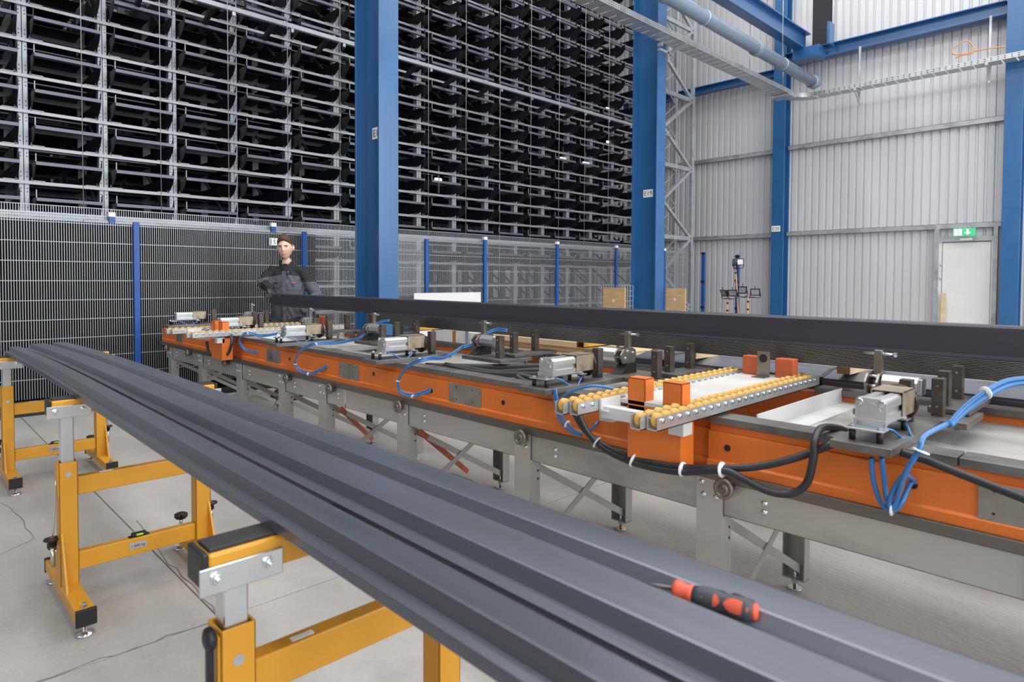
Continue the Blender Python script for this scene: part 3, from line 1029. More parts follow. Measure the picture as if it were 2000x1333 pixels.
def board_station(yR, yL, b0, b1, k0, k1, near):
    lab = 'near' if near else 'far'
    track(yR, 1.80, 3.17, 'yellow wheel track along the right side of the %s board' % lab)
    track(yL, 1.80, 3.10, 'yellow wheel track along the left side of the %s board' % lab)
    t = thing('lifting_board', ('scuffed white board between orange fork posts, in front' if near else 'white board between orange fork posts at far table end'), 'board', (2.6, (b0 + b1) / 2, .9))
    B().box(2.04, 3.09, b0, b1, .945, .962).build('board', 'board_white', t, .002, True)
    B().box(2.04, 2.13, k0, k1, .722, .945 if near else .91).build('fork_block', 'orange_paint', t, .004, True)
    for a in (k0, k1 - .078):
        m = B().box(2.04, 2.046, a, a + .078, .91, 1.048).box(2.04, 2.10, a, a + .005, .945, 1.048).box(2.04, 2.10, a + .073, a + .078, .945, 1.048).box(2.04, 2.10, a, a + .078, 1.042, 1.048)
        m.build('fork_prong', 'orange_paint', t, .002, True)
    w = (b1 - b0)
    for yy in (b0 - .035, b1 - .10):
        B().box(3.015, 3.075, yy, yy + .085, .962, 1.052).build('stop_block', 'rust_orange', t, .004, True)
    ym = (b0 + b1) / 2 - .02
    B().box(2.985, 2.991, ym - .03, ym + .03, .955, 1.082).box(2.93, 2.991, ym - .03, ym + .03, .962, .966).build('hole_bracket', 'clamp_steel', t, 0, True)
    B().cyl((2.9838, ym, 1.05), (2.9848, ym, 1.05), .02, 16).build('bracket_hole', 'label_ink', t, 0, True)
    for yy in (yR + .025, yL):
        B().box(2.0, 2.06, yy, yy + .06, .87, .92).box(1.96, 2.06, yy, yy + .06, .916, .924).build('support_lug', 'white_paint', t, 0, True)
    B().box(1.93, 1.97, yR + .09, yL, .90, .945).build('cross_tube', 'white_paint', t, .003, True)
    B().box(1.92, 2.04, yL - .012, yL - .002, .93, .972).box(1.92, 2.04, yL - .042, yL - .002, .926, .932).build('angle_bar', 'white_paint', t, 0, True)


board_station(1.165, 1.50, 1.262, 1.488, 1.222, 1.455, True)
board_station(5.555, 6.065, 5.66, 5.825, 5.58, 5.825, False)

# ------------------------------------------------------------------ pneumatic clamps along the front edge
def cyl_section():
    p = []
    for (cy, cz, q) in ((.03, .03, 0), (-.03, .03, 1), (-.03, -.03, 2), (.03, -.03, 3)):
        for k in range(5):
            a = math.pi / 2 * q - math.pi / 4 * .0 + math.pi / 2 * k / 4
            p.append((cy + .012 * math.cos(a), cz + .012 * math.sin(a)))
        # groove in the middle of the following side
        nx = {0: [(.010, .042), (.010, .034), (-.010, .034), (-.010, .042)], 1: [(-.042, .010), (-.034, .010), (-.034, -.010), (-.042, -.010)],
              2: [(-.010, -.042), (-.010, -.036), (.010, -.036), (.010, -.042)], 3: [(.042, -.010), (.034, -.010), (.034, .010), (.042, .010)]}[q]
        p += nx
    return p


CS = [(y, z + .105) for y, z in cyl_section()]
SQ = []
for (cy, cz, q) in ((.03, .03, 0), (-.03, .03, 1), (-.03, -.03, 2), (.03, -.03, 3)):
    for k in range(5):
        a = math.pi / 2 * q + math.pi / 2 * k / 4
        SQ.append((cy + .014 * math.cos(a), cz + .014 * math.sin(a) + .105))


def clamp(yc, label, idx):
    t = thing('pneumatic_clamp', label, 'clamp', (2.05, yc, .915), 'pneumatic clamps on the front edge')
    B().box(0, .56, -.084, .084, 0, .024).build('base_plate', 'mill_plate', t, .002)
    for (x, y) in ((.055, -.038), (.055, .038), (.30, -.038), (.30, .038)):
        B().cyl((x, y, .024), (x, y, .058), .0095, 10).build('standoff', 'black_plastic', t)
        B().lathe([(0, .008), (.007, .008)], (x, y, .064), (0, 0, 1), 6, False).build('bolt', 'zinc', t)
    B().box(.035, .092, -.052, .052, .058, .064).box(.086, .092, -.046, .046, .064, .086).build('foot_bracket', 'zinc', t, .001)
    B().box(.28, .32, -.052, .052, .058, .064).build('foot_bracket', 'zinc', t, .001)
    B().prism(CS, 'x', .115, .30).build('cylinder_body', 'aluminium', t)
    e = B().prism(SQ, 'x', .093, .115).build('end_cap', 'aluminium', t, .001)
    B().cyl((.0925, 0, .105), (.089, 0, .105), .03, 24).build('cap_disc', 'zinc', e)
    for (y, z) in ((-.031, .136), (.031, .136), (-.031, .074), (.031, .074)):
        B().lathe([(0, .0105), (.004, .0105), (.005, .007)], (.093, y, z), (-1, 0, 0), 12).build('cap_screw', 'zinc', e)
    B().box(.25, .375, -.048, .048, .150, .154).box(.25, .375, -.048, -.044, .075, .154).box(.25, .375, .044, .048, .075, .154).build('cover_bracket', 'burnt_bracket', t, .001)
    B().lathe([(0, .05), (.004, .06), (.010, .06), (.014, .054), (.024, .054), (.026, .05)], (.372, 0, .1), (1, 0, 0), 28).build('flange_disc', 'burnt_disc', t)
    B().cyl((.33, 0, .045), (.33, 0, .07), .012, 10).build('air_port', 'black_plastic', t)
    B().box(.445, .485, -.02, .018, .038, .168).build('stop_post', 'post_steel', t, .002)
    B().lathe([(0, .026), (.014, .026)], (.465, 0, .024), (0, 0, 1), 6, False).build('nut', 'black_plastic', t, .001)
    B().tube([(.11, -.03, .06), (.14, -.05, .05), (.18, -.06, .026), (.2, -.08, .02)], .004, 6).build('air_hose', 'hose_blue', t)
    B().tube([(.33, -.01, .05), (.28, -.05, .045), (.24, -.07, .03), (.22, -.082, .022)], .004, 6).build('air_hose', 'hose_blue', t)
    return t


CY_ = [(.637, 'pneumatic clamp with polished bracket, nearest at right edge'), (1.975, 'pneumatic clamp just left of the near white board'),
       (3.315, 'pneumatic clamp beside the coiled black hose, third from right'), (4.638, 'pneumatic clamp in front of the blue column, fourth from right'),
       (5.92, 'pneumatic clamp above the far orange fork block'), (7.12, 'pneumatic clamp at the far left table end')]
for n, (y, lab) in enumerate(CY_):
    clamp(y, lab, n)


def rear_clamp(yc, label, side, bright=False):
    t = thing('toggle_clamp', label, 'clamp', (2.62, yc, .915), 'toggle clamps in the middle of the bed')
    B().box(0, .27, -.32, .04, .0, .022).build('base_plate', 'mill_plate', t, .002)
    B().box(.14, .52, -.30, -.17, .024, .042).build('upper_plate', 'mill_plate', t, .002)
    for (x, y) in ((.30, -.235), (.48, -.235)):
        B().cyl((x, y, -.058), (x, y, .024), .01, 10).build('spacer_rod', 'clamp_steel', t)
    for (x, y, z0, hh, w) in ((.07, -.215, .022, .135, .042), (.20, -.205, .042, .128, .040), (.39, -.21, .042, .13, .036)):
        o = B().box(x, x + w, y - .02, y + .018, z0, z0 + hh).build('stop_post', 'post_steel', t, .002)
        m = B()
        for zz in (.25, .8):
            m.cyl((x - .0012, y, z0 + hh * zz), (x, y, z0 + hh * zz), .0045, 8)
        m.build('post_hole', 'zinc', o)
    # bracket, side plates, lever with cross bolt
    B().prism([(.05, .022), (.19, .022), (.19, .075), (.12, .075)], 'y', -.03, .03).build('angle_bracket', 'black_plastic', t, .001)
    sp = [(.08, .075), (.18, .075), (.195, .11), (.19, .14), (.16, .155), (.09, .15), (.06, .12)]
    for yy in (-.024, .016):
        B().prism(sp, 'y', yy, yy + .008).build('side_plate', 'clamp_steel', t, .001)
    for (x, z) in ((.10, .10), (.165, .125), (.12, .135)):
        B().cyl((x, -.03, z), (x, .03, z), .008, 10).build('pivot_pin', 'zinc', t)
    B().box(.14, .165, -.016, .014, .13, .236).prism([(.14, .14), (.165, .14), (.185, .09), (.17, .085)], 'y', -.016, .0115).build('lever', 'clamp_steel', t, .004)
    B().cyl((.1525, -.055, .222), (.1525, .05, .222), .005, 8).lathe([(0, .010), (.01, .010)], (.1525, -.055, .222), (0, -1, 0), 6, False).lathe([(0, .009), (.007, .009)], (.1525, -.02, .222), (0, -1, 0), 6, False).build('cross_bolt', 'zinc', t)
    s = side
    B().prism([(p[0] * .8 + .12, p[1] * .8 + .03) for p in CS] if 0 else [(.085 + .036 * math.cos(a) + .03, .115 + .036 * math.sin(a)) for a in [math.pi * 2 * k / 8 + math.pi / 8 for k in range(8)]], 'y', min(s * .03, s * .15), max(s * .03, s * .15)).build('drive_body', 'aluminium', t, .002)
    B().box(.085, .145, min(s * .15, s * .165), max(s * .15, s * .165), .085, .145).build('drive_cap', 'zinc', t, .004)
    return t


for (y, lab, s) in ((.80, 'toggle clamp standing behind the nearest clamp at right', -1), (1.98, 'toggle clamp with bright lever left of the near board', 1), (3.10, 'toggle clamp behind the coiled black hose', -1),
                    (4.40, 'toggle clamp in front of the blue column base', -1), (5.46, 'toggle clamp below the worker beside the far board', -1), (6.75, 'toggle clamp at the far left table end', -1)):
    rear_clamp(y, lab, s)


# ------------------------------------------------------------------ hoses and cables
def hose(name, pts_list, r, material, label, cat, ties=()):
    t = thing(name, label, cat, pts_list[0][0])
    for pts in pts_list:
        B().tube(pts, r, 8, 6).build('strand', material, t, 0, True)
    for (p, d, rr) in ties:
        B().lathe([(-.0022, rr), (.0022, rr)], p, d, 12).build('cable_tie', 'zip_tie', t, 0, True)
    return t


def pxs(lst):
    return [atx(u, v, x) for (u, v, x) in lst]


# blue pairs hanging in front of the orange rail
def pair(lst, off=.011):
    a = pxs(lst)
    return [a, [p + Vector((.006, .004, off)) for p in a]]


hose('air_hose_pair', pair([(905, 678, 2.7), (870, 700, 2.45), (835, 703, 2.12), (800, 715, 2.08), (780, 740, 2.09), (777, 757, 2.1), (785, 770, 2.12), (805, 775, 2.14), (825, 770, 2.17), (842, 763, 2.2)]), .0055, 'hose_blue',
     'looped pair of blue air hoses below the third clamp', 'hose', [(atx(820, 703, 2.11), (1, .5, .2), .0115), (atx(777, 745, 2.09), (.1, 0, 1), .0115), (atx(806, 775, 2.14), (0, 1, .3), .0115)])
hose('air_hose_pair', pair([(690, 665, 2.6), (660, 672, 2.3), (617, 673, 2.1), (590, 685, 2.08), (576, 705, 2.1), (578, 718, 2.12), (590, 728, 2.14), (610, 731, 2.16), (640, 717, 2.2)]), .0055, 'hose_blue',
     'looped pair of blue air hoses below the fourth clamp', 'hose', [(atx(617, 673, 2.1), (1, .4, .2), .0115), (atx(577, 712, 2.1), (0, 0, 1), .0115), (atx(602, 731, 2.15), (0, 1, .1), .0115)])
hose('air_hose_pair', pair([(540, 654, 2.4), (510, 658, 2.2), (483, 652, 2.08), (468, 662, 2.1), (470, 675, 2.12), (480, 685, 2.15), (503, 691, 2.2)]), .0055, 'hose_blue',
     'looped pair of blue air hoses right of the far fork block', 'hose', [(atx(483, 652, 2.08), (1, .4, 0), .0115)])
hose('air_hose_pair', pair([(760, 628, 2.9), (738, 632, 2.85), (722, 645, 2.8), (705, 660, 2.75), (685, 667, 2.6)]), .0055, 'hose_blue', 'blue air hose pair arching over the clamp before the blue column', 'hose')
hose('air_hose_pair', pair([(990, 648, 2.85), (970, 646, 2.85), (948, 655, 2.8), (930, 672, 2.75), (905, 680, 2.65)]), .0055, 'hose_blue', 'blue air hose pair arching over the clamp behind the coiled hose', 'hose')
hose('air_hose_pair', [pxs([(1702, 895, 2.1), (1706, 940, 2.12), (1722, 985, 2.12), (1744, 998, 2.12), (1762, 980, 2.13), (1778, 945, 2.18), (1787, 942, 2.2)]),
                       pxs([(1722, 895, 2.1), (1727, 940, 2.12), (1732, 978, 2.11), (1742, 994, 2.11), (1752, 975, 2.1), (1768, 925, 2.08), (1795, 880, 2.08), (1806, 852, 2.12), (1850, 828, 2.25)]),
                       pxs([(1736, 990, 2.1), (1742, 965, 2.1), (1765, 930, 2.1), (1785, 938, 2.19)])], .0075, 'hose_blue',
     'blue air hoses hanging in a knot below the nearest clamp', 'hose', [(atx(1799, 882, 2.08), (.2, -.3, 1), .022), (atx(1742, 995, 2.11), (0, 1, 0), .02)])
hose('air_hose_pair', [pxs([(1853, 830, 2.3), (1885, 795, 2.35), (1930, 762, 2.4), (1970, 744, 2.45), (2030, 738, 2.5)]), pxs([(1855, 833, 2.3), (1890, 800, 2.35), (1935, 770, 2.4), (1975, 752, 2.45), (2030, 746, 2.5)])], .0085, 'hose_blue',
     'thick pair of blue hoses leaving at the right edge', 'hose', [(atx(1925, 768, 2.39), (1, -.6, .3), .02)])
hose('air_hose_pair', [pxs([(1085, 760, 2.1), (1090, 790, 2.1), (1098, 815, 2.11), (1120, 840, 2.13), (1138, 848, 2.15)]), pxs([(1083, 762, 2.1), (1084, 790, 2.1), (1093, 820, 2.11), (1112, 842, 2.13), (1136, 851, 2.15)]),
                       pxs([(1150, 845, 2.16), (1162, 832, 2.18), (1168, 824, 2.2)]), pxs([(1092, 785, 2.1), (1110, 768, 2.08), (1150, 755, 2.1), (1180, 756, 2.15), (1205, 762, 2.2)])], .006, 'hose_blue',
     'blue air hoses curling behind the yellow wheel track', 'hose', [(atx(1108, 829, 2.12), (0, -1, -.5), .018)])
hose('power_cable', [pxs([(1118, 800, 2.12), (1140, 838, 2.1), (1175, 868, 2.08), (1235, 895, 2.05), (1320, 912, 2.03), (1400, 915, 2.03), (1480, 912, 2.06), (1560, 893, 2.1), (1625, 868, 2.14)]),
                     pxs([(1126, 800, 2.12), (1148, 845, 2.09), (1180, 877, 2.07), (1235, 904, 2.04), (1320, 922, 2.02), (1410, 920, 2.02), (1450, 935, 2.03), (1500, 960, 2.05), (1545, 965, 2.07), (1575, 945, 2.08), (1588, 900, 2.08), (1592, 860, 2.10), (1606, 836, 2.2), (1640, 838, 2.32), (1660, 848, 2.4)])],
     .0125, 'cable_black', 'thick black cables slung along the orange bed in front', 'cable',
     [(atx(1166, 865, 2.08), (.2, -1, -.6), .0255), (atx(1237, 900, 2.04), (.1, -1, -.3), .0268), (atx(1333, 917, 2.02), (0, -1, 0), .0268), (atx(1410, 918, 2.02), (0, -1, .1), .0268)])
hose('power_cable', [pxs([(1760, 884, 2.15), (1810, 900, 2.14), (1880, 928, 2.13), (2040, 990, 2.1)])], .012, 'cable_black', 'straight black cable running off at the right edge', 'cable')
loop = [(2.40, 3.25), (2.62, 2.85), (2.80, 2.62), (2.86, 2.50), (2.78, 2.42), (2.64, 2.52), (2.52, 2.75), (2.46, 2.95), (2.40, 3.05), (2.44, 2.78), (2.54, 2.5), (2.60, 2.33), (2.54, 2.24), (2.46, 2.34), (2.42, 2.46), (2.40, 2.36), (2.44, 2.14), (2.5, 2.05)]
hose('coiled_hose', [[(x + .02, y, .878 + .035 * ((i % 3) / 3)) for i, (x, y) in enumerate(loop)]], .017, 'cable_black', 'black hose lying coiled on the deck plates', 'hose')
hose('power_cable', [pxs([(452, 655, 2.1), (452, 672, 2.08), (446, 690, 2.08), (437, 697, 2.1), (430, 699, 2.14)]), pxs([(404, 668, 2.1), (408, 690, 2.1), (418, 697, 2.12), (432, 698, 2.13)])], .012, 'cable_black', 'black cable loop at the far orange fork block', 'cable')

# ================================================================== FOREGROUND: black steel profiles on yellow stands
def bend(y):
    s = max(0.0, y - 3.3)
    return (.0108 * (y - .75), -.006 * s * s)


secA = [(.553, .930), (.577, .9315), (.585, .957), (.590, .9585), (.640, .9585), (.645, .957), (.654, .9315), (.680, .930)]
secB = [(.697, .930), (.727, .9315), (.736, .957), (.741, .9585), (.823, .9585), (.828, .957), (.839, .937), (.866, .937), (.877, .957), (.882, .9585), (.952, .9585), (.958, .957), (.967, .9315), (.995, .930)]
NS = 5
for nm, sec, yend, side in (('A', secA, 5.72, 'left'), ('B', secB, 6.0, 'right')):
    for k in range(NS):
        yk = yend - .004 * k
        o = B().strip([(x, z - .0046 * k) for x, z in sec], 'y', -1.0, yk, .0038, 36, bend).build('steel_profile', 'profile_black')
        if nm == 'A':
            lab = '%s long black single-ridge profile in the left stack on yellow stands' % ['topmost', 'second', 'third', 'fourth', 'bottom'][k]
        else:
            lab = '%s long black double-ridge profile in the right stack on yellow stands' % ['topmost', 'second', 'third', 'fourth', 'bottom'][k]
        tag(o, lab, 'steel profile', 'black profiles in front')

ZP = .930 - .0046 * 4 - .0038        # underside of the stacks


def stand(yc, xl, xr, ztop_, zs, zrail, label, kgplate=True, xbar=(None, None)):
    """height adjustable trestle; xl, xr post centres, yc centre, ztop_ top of rubber pad, zs sleeve top, zrail top of upper rail"""
    t = thing('trestle_stand', label, 'stand', ((xl + xr) / 2, yc, 0), 'yellow trestle stands')
    x0, x1 = xl - .065, xr + .065
    zb = ztop_ - .008
    B().box(x0 + .008, x1 - .008, yc - .04, yc + .04, zb - .062, zb).build('support_bar', 'yellow_paint', t, .006, True)
    for a, b in ((x0 - .004, x0 + .008), (x1 - .008, x1 + .004)):
        B().box(a, b, yc - .043, yc + .043, zb - .066, zb + .004).build('end_cap', 'black_plastic', t, .004, True)
    B().box(x0 + .012, x1 - .012, yc - .032, yc + .034, zb, ztop_).build('rubber_pad', 'rubber', t, .002, True)
    for xp, sd in ((xl, -1), (xr, 1)):
        B().box(xp - .075, xp + .085, yc - .047, yc - .041, zb - .075, zb - .022).build('clamp_plate', 'zinc', t, .002, True)
        for dx in (-.045, .055):
            B().lathe([(0, .012), (.003, .012), (.0035, .009), (.010, .0088), (.0101, .005), (.018, .005)], (xp + dx, yc - .047, zb - .045), (0, -1, 0), 12, False).build('plate_bolt', 'zinc', t, 0, True)
        B().box(xp - .024, xp + .024, yc - .026, yc + .026, zs - .25, zb - .062).build('inner_tube', 'zinc', t, .005, True)
        # sleeve: hollow tube of four walls
        w = .034
        m = B().box(xp - w, xp + w, yc - w, yc - w + .005, .1, zs).box(xp - w, xp + w, yc + w - .005, yc + w, .1, zs).box(xp - w, xp - w + .005, yc - w, yc + w, .1, zs).box(xp + w - .005, xp + w, yc - w, yc + w, .1, zs)
        m.build('post', 'yellow_paint', t, .002, True)
        m = B().box(xp + sd * .034 - .004, xp + sd * .034 + .004, yc - .03, yc + .03, zs - .14, zs - .01)
        m.build('reinforcement', 'yellow_paint', t, .002, True)
        B().cyl((xp, yc - w - .0008, zrail + .02), (xp, yc - w, zrail + .02), .011, 14).build('pin_hole', 'galvanized', t, 0, True)
        # foot beam with gussets, pads, caps
        B().box(xp - .034, xp + .034, yc - .33, yc + .33, .055, .105).build('foot_beam', 'yellow_paint', t, .004, True)
        for s in (-1, 1):
            B().prism([(yc + s * .034, .105), (yc + s * .13, .105), (yc + s * .034, .33)], 'x', xp + sd * .026 - .004, xp + sd * .026 + .004).build('gusset', 'yellow_paint', t, 0, True)
            B().box(xp - .036, xp + .036, yc + s * .335 - .008, yc + s * .335 + .008, .045, .112).build('foot_cap', 'black_plastic', t, .003, True)
            B().lathe([(0, .034), (.006, .034), (.012, .012), (.014, .007), (.06, .007)], (xp, yc + s * .308, 0), (0, 0, 1), 18).build('levelling_foot', 'zinc', t, 0, True)
            B().lathe([(0, .0115), (.012, .0115), (.0121, .009), (.02, .008)], (xp, yc + s * .30, .105), (0, 0, 1), 6, False).build('lock_nut', 'zinc', t, 0, True)
        # star knob on the rear foot and hanging locking pin on a chain
        B().cyl((xp, yc + .30, .11), (xp, yc + .30, .165), .009, 8).build('spindle', 'zinc', t, 0, True)
        m = B()
        for q in range(5):
            a = q * 2 * math.pi / 5
            m.cyl((xp + .02 * math.cos(a), yc + .30 + .02 * math.sin(a), .165), (xp + .02 * math.cos(a), yc + .30 + .02 * math.sin(a), .185), .013, 8)
        m.cyl((xp, yc + .3, .16), (xp, yc + .3, .19), .022, 12)
        m.build('star_knob', 'black_plastic', t, 0, True)
        px, pz = xp + sd * .052, .27
        pin = B().cyl((px, yc + .01, pz - .085), (px, yc + .02, pz), .009, 10).build('locking_pin', 'zinc', t, 0, True)
        B().lathe([(0, .016), (.022, .016), (.024, .03), (.030, .033), (.036, .028)], (px, yc + .02, pz), (0, .1, 1), 18).build('pin_head', 'black_plastic', pin, 0, True)
        B().cyl((px, yc + .0235, pz + .036), (px, yc + .0237, pz + .0375), .008, 10).build('red_dot', 'screw_red', pin, 0, True)
        B().tube([(px, yc + .02, pz + .04), (px - sd * .006, yc + .01, pz + .1), (px - sd * .012, yc, zrail)], .0028, 5, 4).build('chain', 'zinc', pin, 0, True)
    B().box(xl + .034, xr - .034, yc - .022, yc + .022, zrail - .078, zrail).build('upper_rail', 'yellow_paint', t, .004, True)
    B().box(xl + .034, xr - .034, yc - .022, yc + .022, .155, .232).build('lower_rail', 'yellow_paint', t, .004, True)
    xm = (xl + xr) / 2 + .0
    lv = B().box(xm - .03, xm + .03, yc - .014, yc + .014, .232, .248).box(xm - .042, xm + .042, yc - .014, yc + .014, .232, .236).build('spirit_level', 'black_plastic', t, .002, True)
    B().cyl((xm - .014, yc - .015, .2425), (xm + .014, yc - .015, .2425), .005, 10).build('vial', 'spirit_green', lv, 0, True)
    if kgplate:
        pl = B().box(xm - .045, xm + .025, yc - .0245, yc - .022, .185, .213).build('load_plate', 'galvanized', t, 0, True)
        tx = text('1.000 kg', .0165, 'label_ink', 'lettering', None, (0, 0, 0), FACE_Y)
        tx.parent = pl
        tx.location = (xm - .01, yc - .0248, .197)
    B().box(xl + .12, xl + .17, yc - .012, yc + .004, zrail, zrail + .001).build('sticker', 'label_white', t, 0, True)
    return t


stand(3.30, .555, 1.10, ZP, .632, .560, 'yellow trestle stand in the middle, all four feet visible')
stand(5.55, .60, 1.145, ZP + bend(5.55)[1], .675, .55, 'yellow trestle stand farthest back by the mesh fence')
st = stand(1.29, .486, 1.012, ZP, .742, .655, 'nearest yellow trestle stand cropped by the bottom edge', False)
B().lathe([(0, .012), (.004, .022), (.016, .022), (.02, .012)], (.486 - .040, 1.27, .742 - .012), (-1, 0, 0), 16).bar((.486 - .05, 1.27, .742 - .012), (.486 - .05, 1.27, .742 - .15), .018, .012, (1, 0, 0)).build('clamp_lever', 'black_plastic', st, .003, True)

# ------------------------------------------------------------------ screwdriver lying in the valley
pa, pb = Vector((.815 + .03, .515, .956)), Vector((.845 + .022, .395, .956))
ax = (pb - pa).normalized()
Ls = (pb - pa).length
t = thing('screwdriver', 'red and black screwdriver lying in the profile groove', 'screwdriver', pa)
prof = [(0, .010), (.001, .0135), (.007, .0145), (.014, .0125), (.022, .0115), (.030, .0125)]
B().lathe(prof, pa, ax, 20).build('collar', 'screw_red', t, 0, True)
prof = [(.030, .0125), (.040, .0145), (.055, .0155), (.068, .0148), (.078, .0142), (.09, .0155), (.108, .0162), (Ls - .012, .0150), (Ls - .004, .0115)]
B().lathe(prof, pa, ax, 24).build('handle', 'screw_black', t, 0, True)
B().lathe([(Ls - .006, .0125), (Ls - .001, .0105), (Ls, .007)], pa, ax, 20).build('end_cap', 'screw_red', t, 0, True)
side = ax.cross(Vector((0, 0, 1))).normalized()
for angd, h0, h1 in ((35, .04, .075), (35, .082, .115), (155, .045, .072), (155, .078, .112)):
    # raised red inlays following the handle surface
    a = math.radians(angd)
    vs, fs = [], []
    nh, na = 8, 6
    for i in range(nh + 1):
        h_ = h0 + (h1 - h0) * i / nh
        rr = .0152 + .0012 * math.sin(h_ * 90)
        wid = .62 * math.sqrt(max(0.02, 1 - ((i / nh) * 2 - 1) ** 2))
        for j in range(na + 1):
            b = a + wid * (j / na * 2 - 1)
            d = side * -math.cos(b) + Vector((0, 0, 1)) * math.sin(b)
            vs.append(pa + ax * h_ + d * (rr + .0006))
    for i in range(nh):
        for j in range(na):
            q = i * (na + 1) + j
            fs.append((q, q + 1, q + na + 2, q + na + 1))
    B().add(vs, fs, True).build('inlay', 'screw_red', t, 0, True)
B().cyl(pa, pa - ax * .07 + Vector((.008, 0, -.012)), .003, 8).build('shaft', 'dark_rail', t, 0, True)

# ================================================================== BEHIND THE TABLE: profile bundles
secH = [(3.085, 1.118), (3.125, 1.119), (3.128, 1.126), (3.134, 1.236), (3.140, 1.243), (3.262, 1.243), (3.268, 1.236), (3.274, 1.126), (3.277, 1.119), (3.31, 1.118)]
tag(B().strip(secH, 'y', -.9, 7.08, .005, 12, lambda y: (.0, .0)).build('hat_profile', 'bundle_black'), 'long dark hat profile on top whose end the worker holds', 'steel profile')
NB = 14
secH2 = [(3.085, 1.118), (3.134, 1.119), (3.138, 1.126), (3.146, 1.226), (3.152, 1.232), (3.250, 1.232), (3.256, 1.226), (3.264, 1.126), (3.268, 1.119), (3.31, 1.118)]
me = B().strip(secH2, 'y', -.9, 5.03, .0026, 8).mesh('hat_profile', 'bundle_highlight')
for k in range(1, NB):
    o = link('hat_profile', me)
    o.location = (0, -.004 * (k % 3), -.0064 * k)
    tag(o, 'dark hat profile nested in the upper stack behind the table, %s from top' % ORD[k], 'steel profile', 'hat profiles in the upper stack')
ZBOT = 1.118 - .0064 * (NB - 1) - .0026
# lower strapped bundle
sec2 = [(3.30, .868), (3.302, .93), (3.31, .942), (3.335, .945), (3.46, .968), (3.58, .968), (3.60, .96), (3.602, .868)]
t = thing('profile_bundle', 'strapped dark steel bundle lying lower behind the table', 'bundle', (3.45, .8, .868))
B().prism(sec2, 'y', -.9, 2.33).build('profiles', 'profile_black', t, .003, True)
for y in (.35, 1.2, 2.1):
    m = B()
    s2 = [(x + (.002 if x > 3.45 else -.002), z + (.002 if z > .9 else 0)) for x, z in sec2]
    m.prism(s2, 'y', y, y + .022)
    m.build('strap', 'black_plastic', t, 0, True)
for y in (.15, 1.08, 1.9):
    tag(B().box(3.32, 3.58, y, y + .06, .968, ZBOT).build('wood_spacer', 'timber'), 'wooden spacer between the two bundles, %s from right' % ORD[[.15, 1.08, 1.9].index(y)], 'spacer', 'wooden spacers')


def rear_stand(yc, x0, x1, zt, label):
    t = thing('trestle_stand', label, 'stand', ((x0 + x1) / 2, yc, 0), 'yellow trestle stands')
    m = B().box(x0, x1, yc - .03, yc + .03, zt - .006, zt).box(x0, x1, yc - .03, yc + .03, zt - .062, zt - .056).box(x0, x1, yc - .03, yc - .025, zt - .062, zt).box(x0, x1, yc + .025, yc + .03, zt - .062, zt)
    m.build('support_bar', 'yellow_plain', t, 0, True)
    for xp in (x0 + .45, x1 - .06):
        B().box(xp - .07, xp + .07, yc - .037, yc - .031, zt - .08, zt - .03).build('clamp_plate', 'zinc', t, .002, True)
        B().box(xp - .024, xp + .024, yc - .024, yc + .024, .5, zt - .062).build('inner_tube', 'zinc', t, 0, True)
        B().box(xp - .034, xp + .034, yc - .034, yc + .034, .05, .62).build('post', 'yellow_plain', t, .003, True)
        B().box(xp - .034, xp + .034, yc - .3, yc + .3, .0, .06).build('foot_beam', 'yellow_plain', t, .003, True)
    B().box(x0 + .45, x1 - .06, yc - .02, yc + .02, .45, .53).build('rail', 'yellow_plain', t, 0, True)


rear_stand(2.72, 3.28, 4.25, ZBOT, 'yellow stand with open tube end behind the toggle clamp')
rear_stand(4.55, 3.28, 4.25, ZBOT, 'yellow stand under the upper stack near column E18')
rear_stand(.45, 3.28, 4.25, .868, 'yellow stand under the lower bundle near right')
rear_stand(1.75, 3.28, 4.25, .868, 'yellow stand under the lower bundle near its left end')

# white panels, timber pile, plywood crates, work lights behind the bundles
t = thing('white_barrier', 'white panel barrier with grey post behind the table', 'barrier', (5.0, 6.1, 0))
a, b = atx(845, 648, 5.0), atx(912, 655, 5.0)
c = atx(950, 665, 5.0)
B().box(4.99, 5.02, b.y, a.y, .25, .80).build('panel', 'white_panel', t, 0, True)
B().box(4.99, 5.02, c.y, b.y - .07, .25, .78).build('panel', 'white_panel', t, 0, True)
B().box(4.97, 5.03, b.y - .065, b.y - .005, 0, .80).build('post', 'galvanized', t, 0, True)
for y in (a.y - .06, c.y + .02):
    B().box(4.98, 5.03, y, y + .05, 0, .78).build('post', 'galvanized', t, 0, True)
for n in range(15):
    z = .0 + .056 * n
    w = random.uniform(-.05, .05)
    tag(B().box(4.6 + w, 5.0 + w, 3.3 + w, 5.0 + w * 2, z, z + .054).build('timber_plank', 'timber', bevel=.004), 'pale timber plank in the stack behind the table, %s from bottom' % ORD[n], 'plank', 'timber stack')
p = [(atx(u, v, 9.55)) for u, v in ((1178, 562), (1220, 600))]
tag(B().box(9.55, 9.58, p[1].y, p[0].y, 0, p[0].z).build('plywood_panel', 'plywood'), 'plywood panel with a hole left of column E19', 'panel')
p = [(atx(u, v, 10.7)) for u, v in ((1301, 563), (1338, 603))]
tag(B().box(10.7, 10.73, p[1].y, p[0].y, 0, p[0].z).build('plywood_panel', 'plywood'), 'plywood panel with a hole right of column E19', 'panel')
for (x, u, v, par) in ((9.549, 1198, 588, 'plywood_panel'), (10.699, 1318, 585, 'plywood_panel.001')):
    q = atx(u, v, x)
    B().cyl((x, q.y, q.z), (x - .001, q.y, q.z), .028, 14).build('round_hole', 'white_panel', bpy.data.objects[par], 0, True)
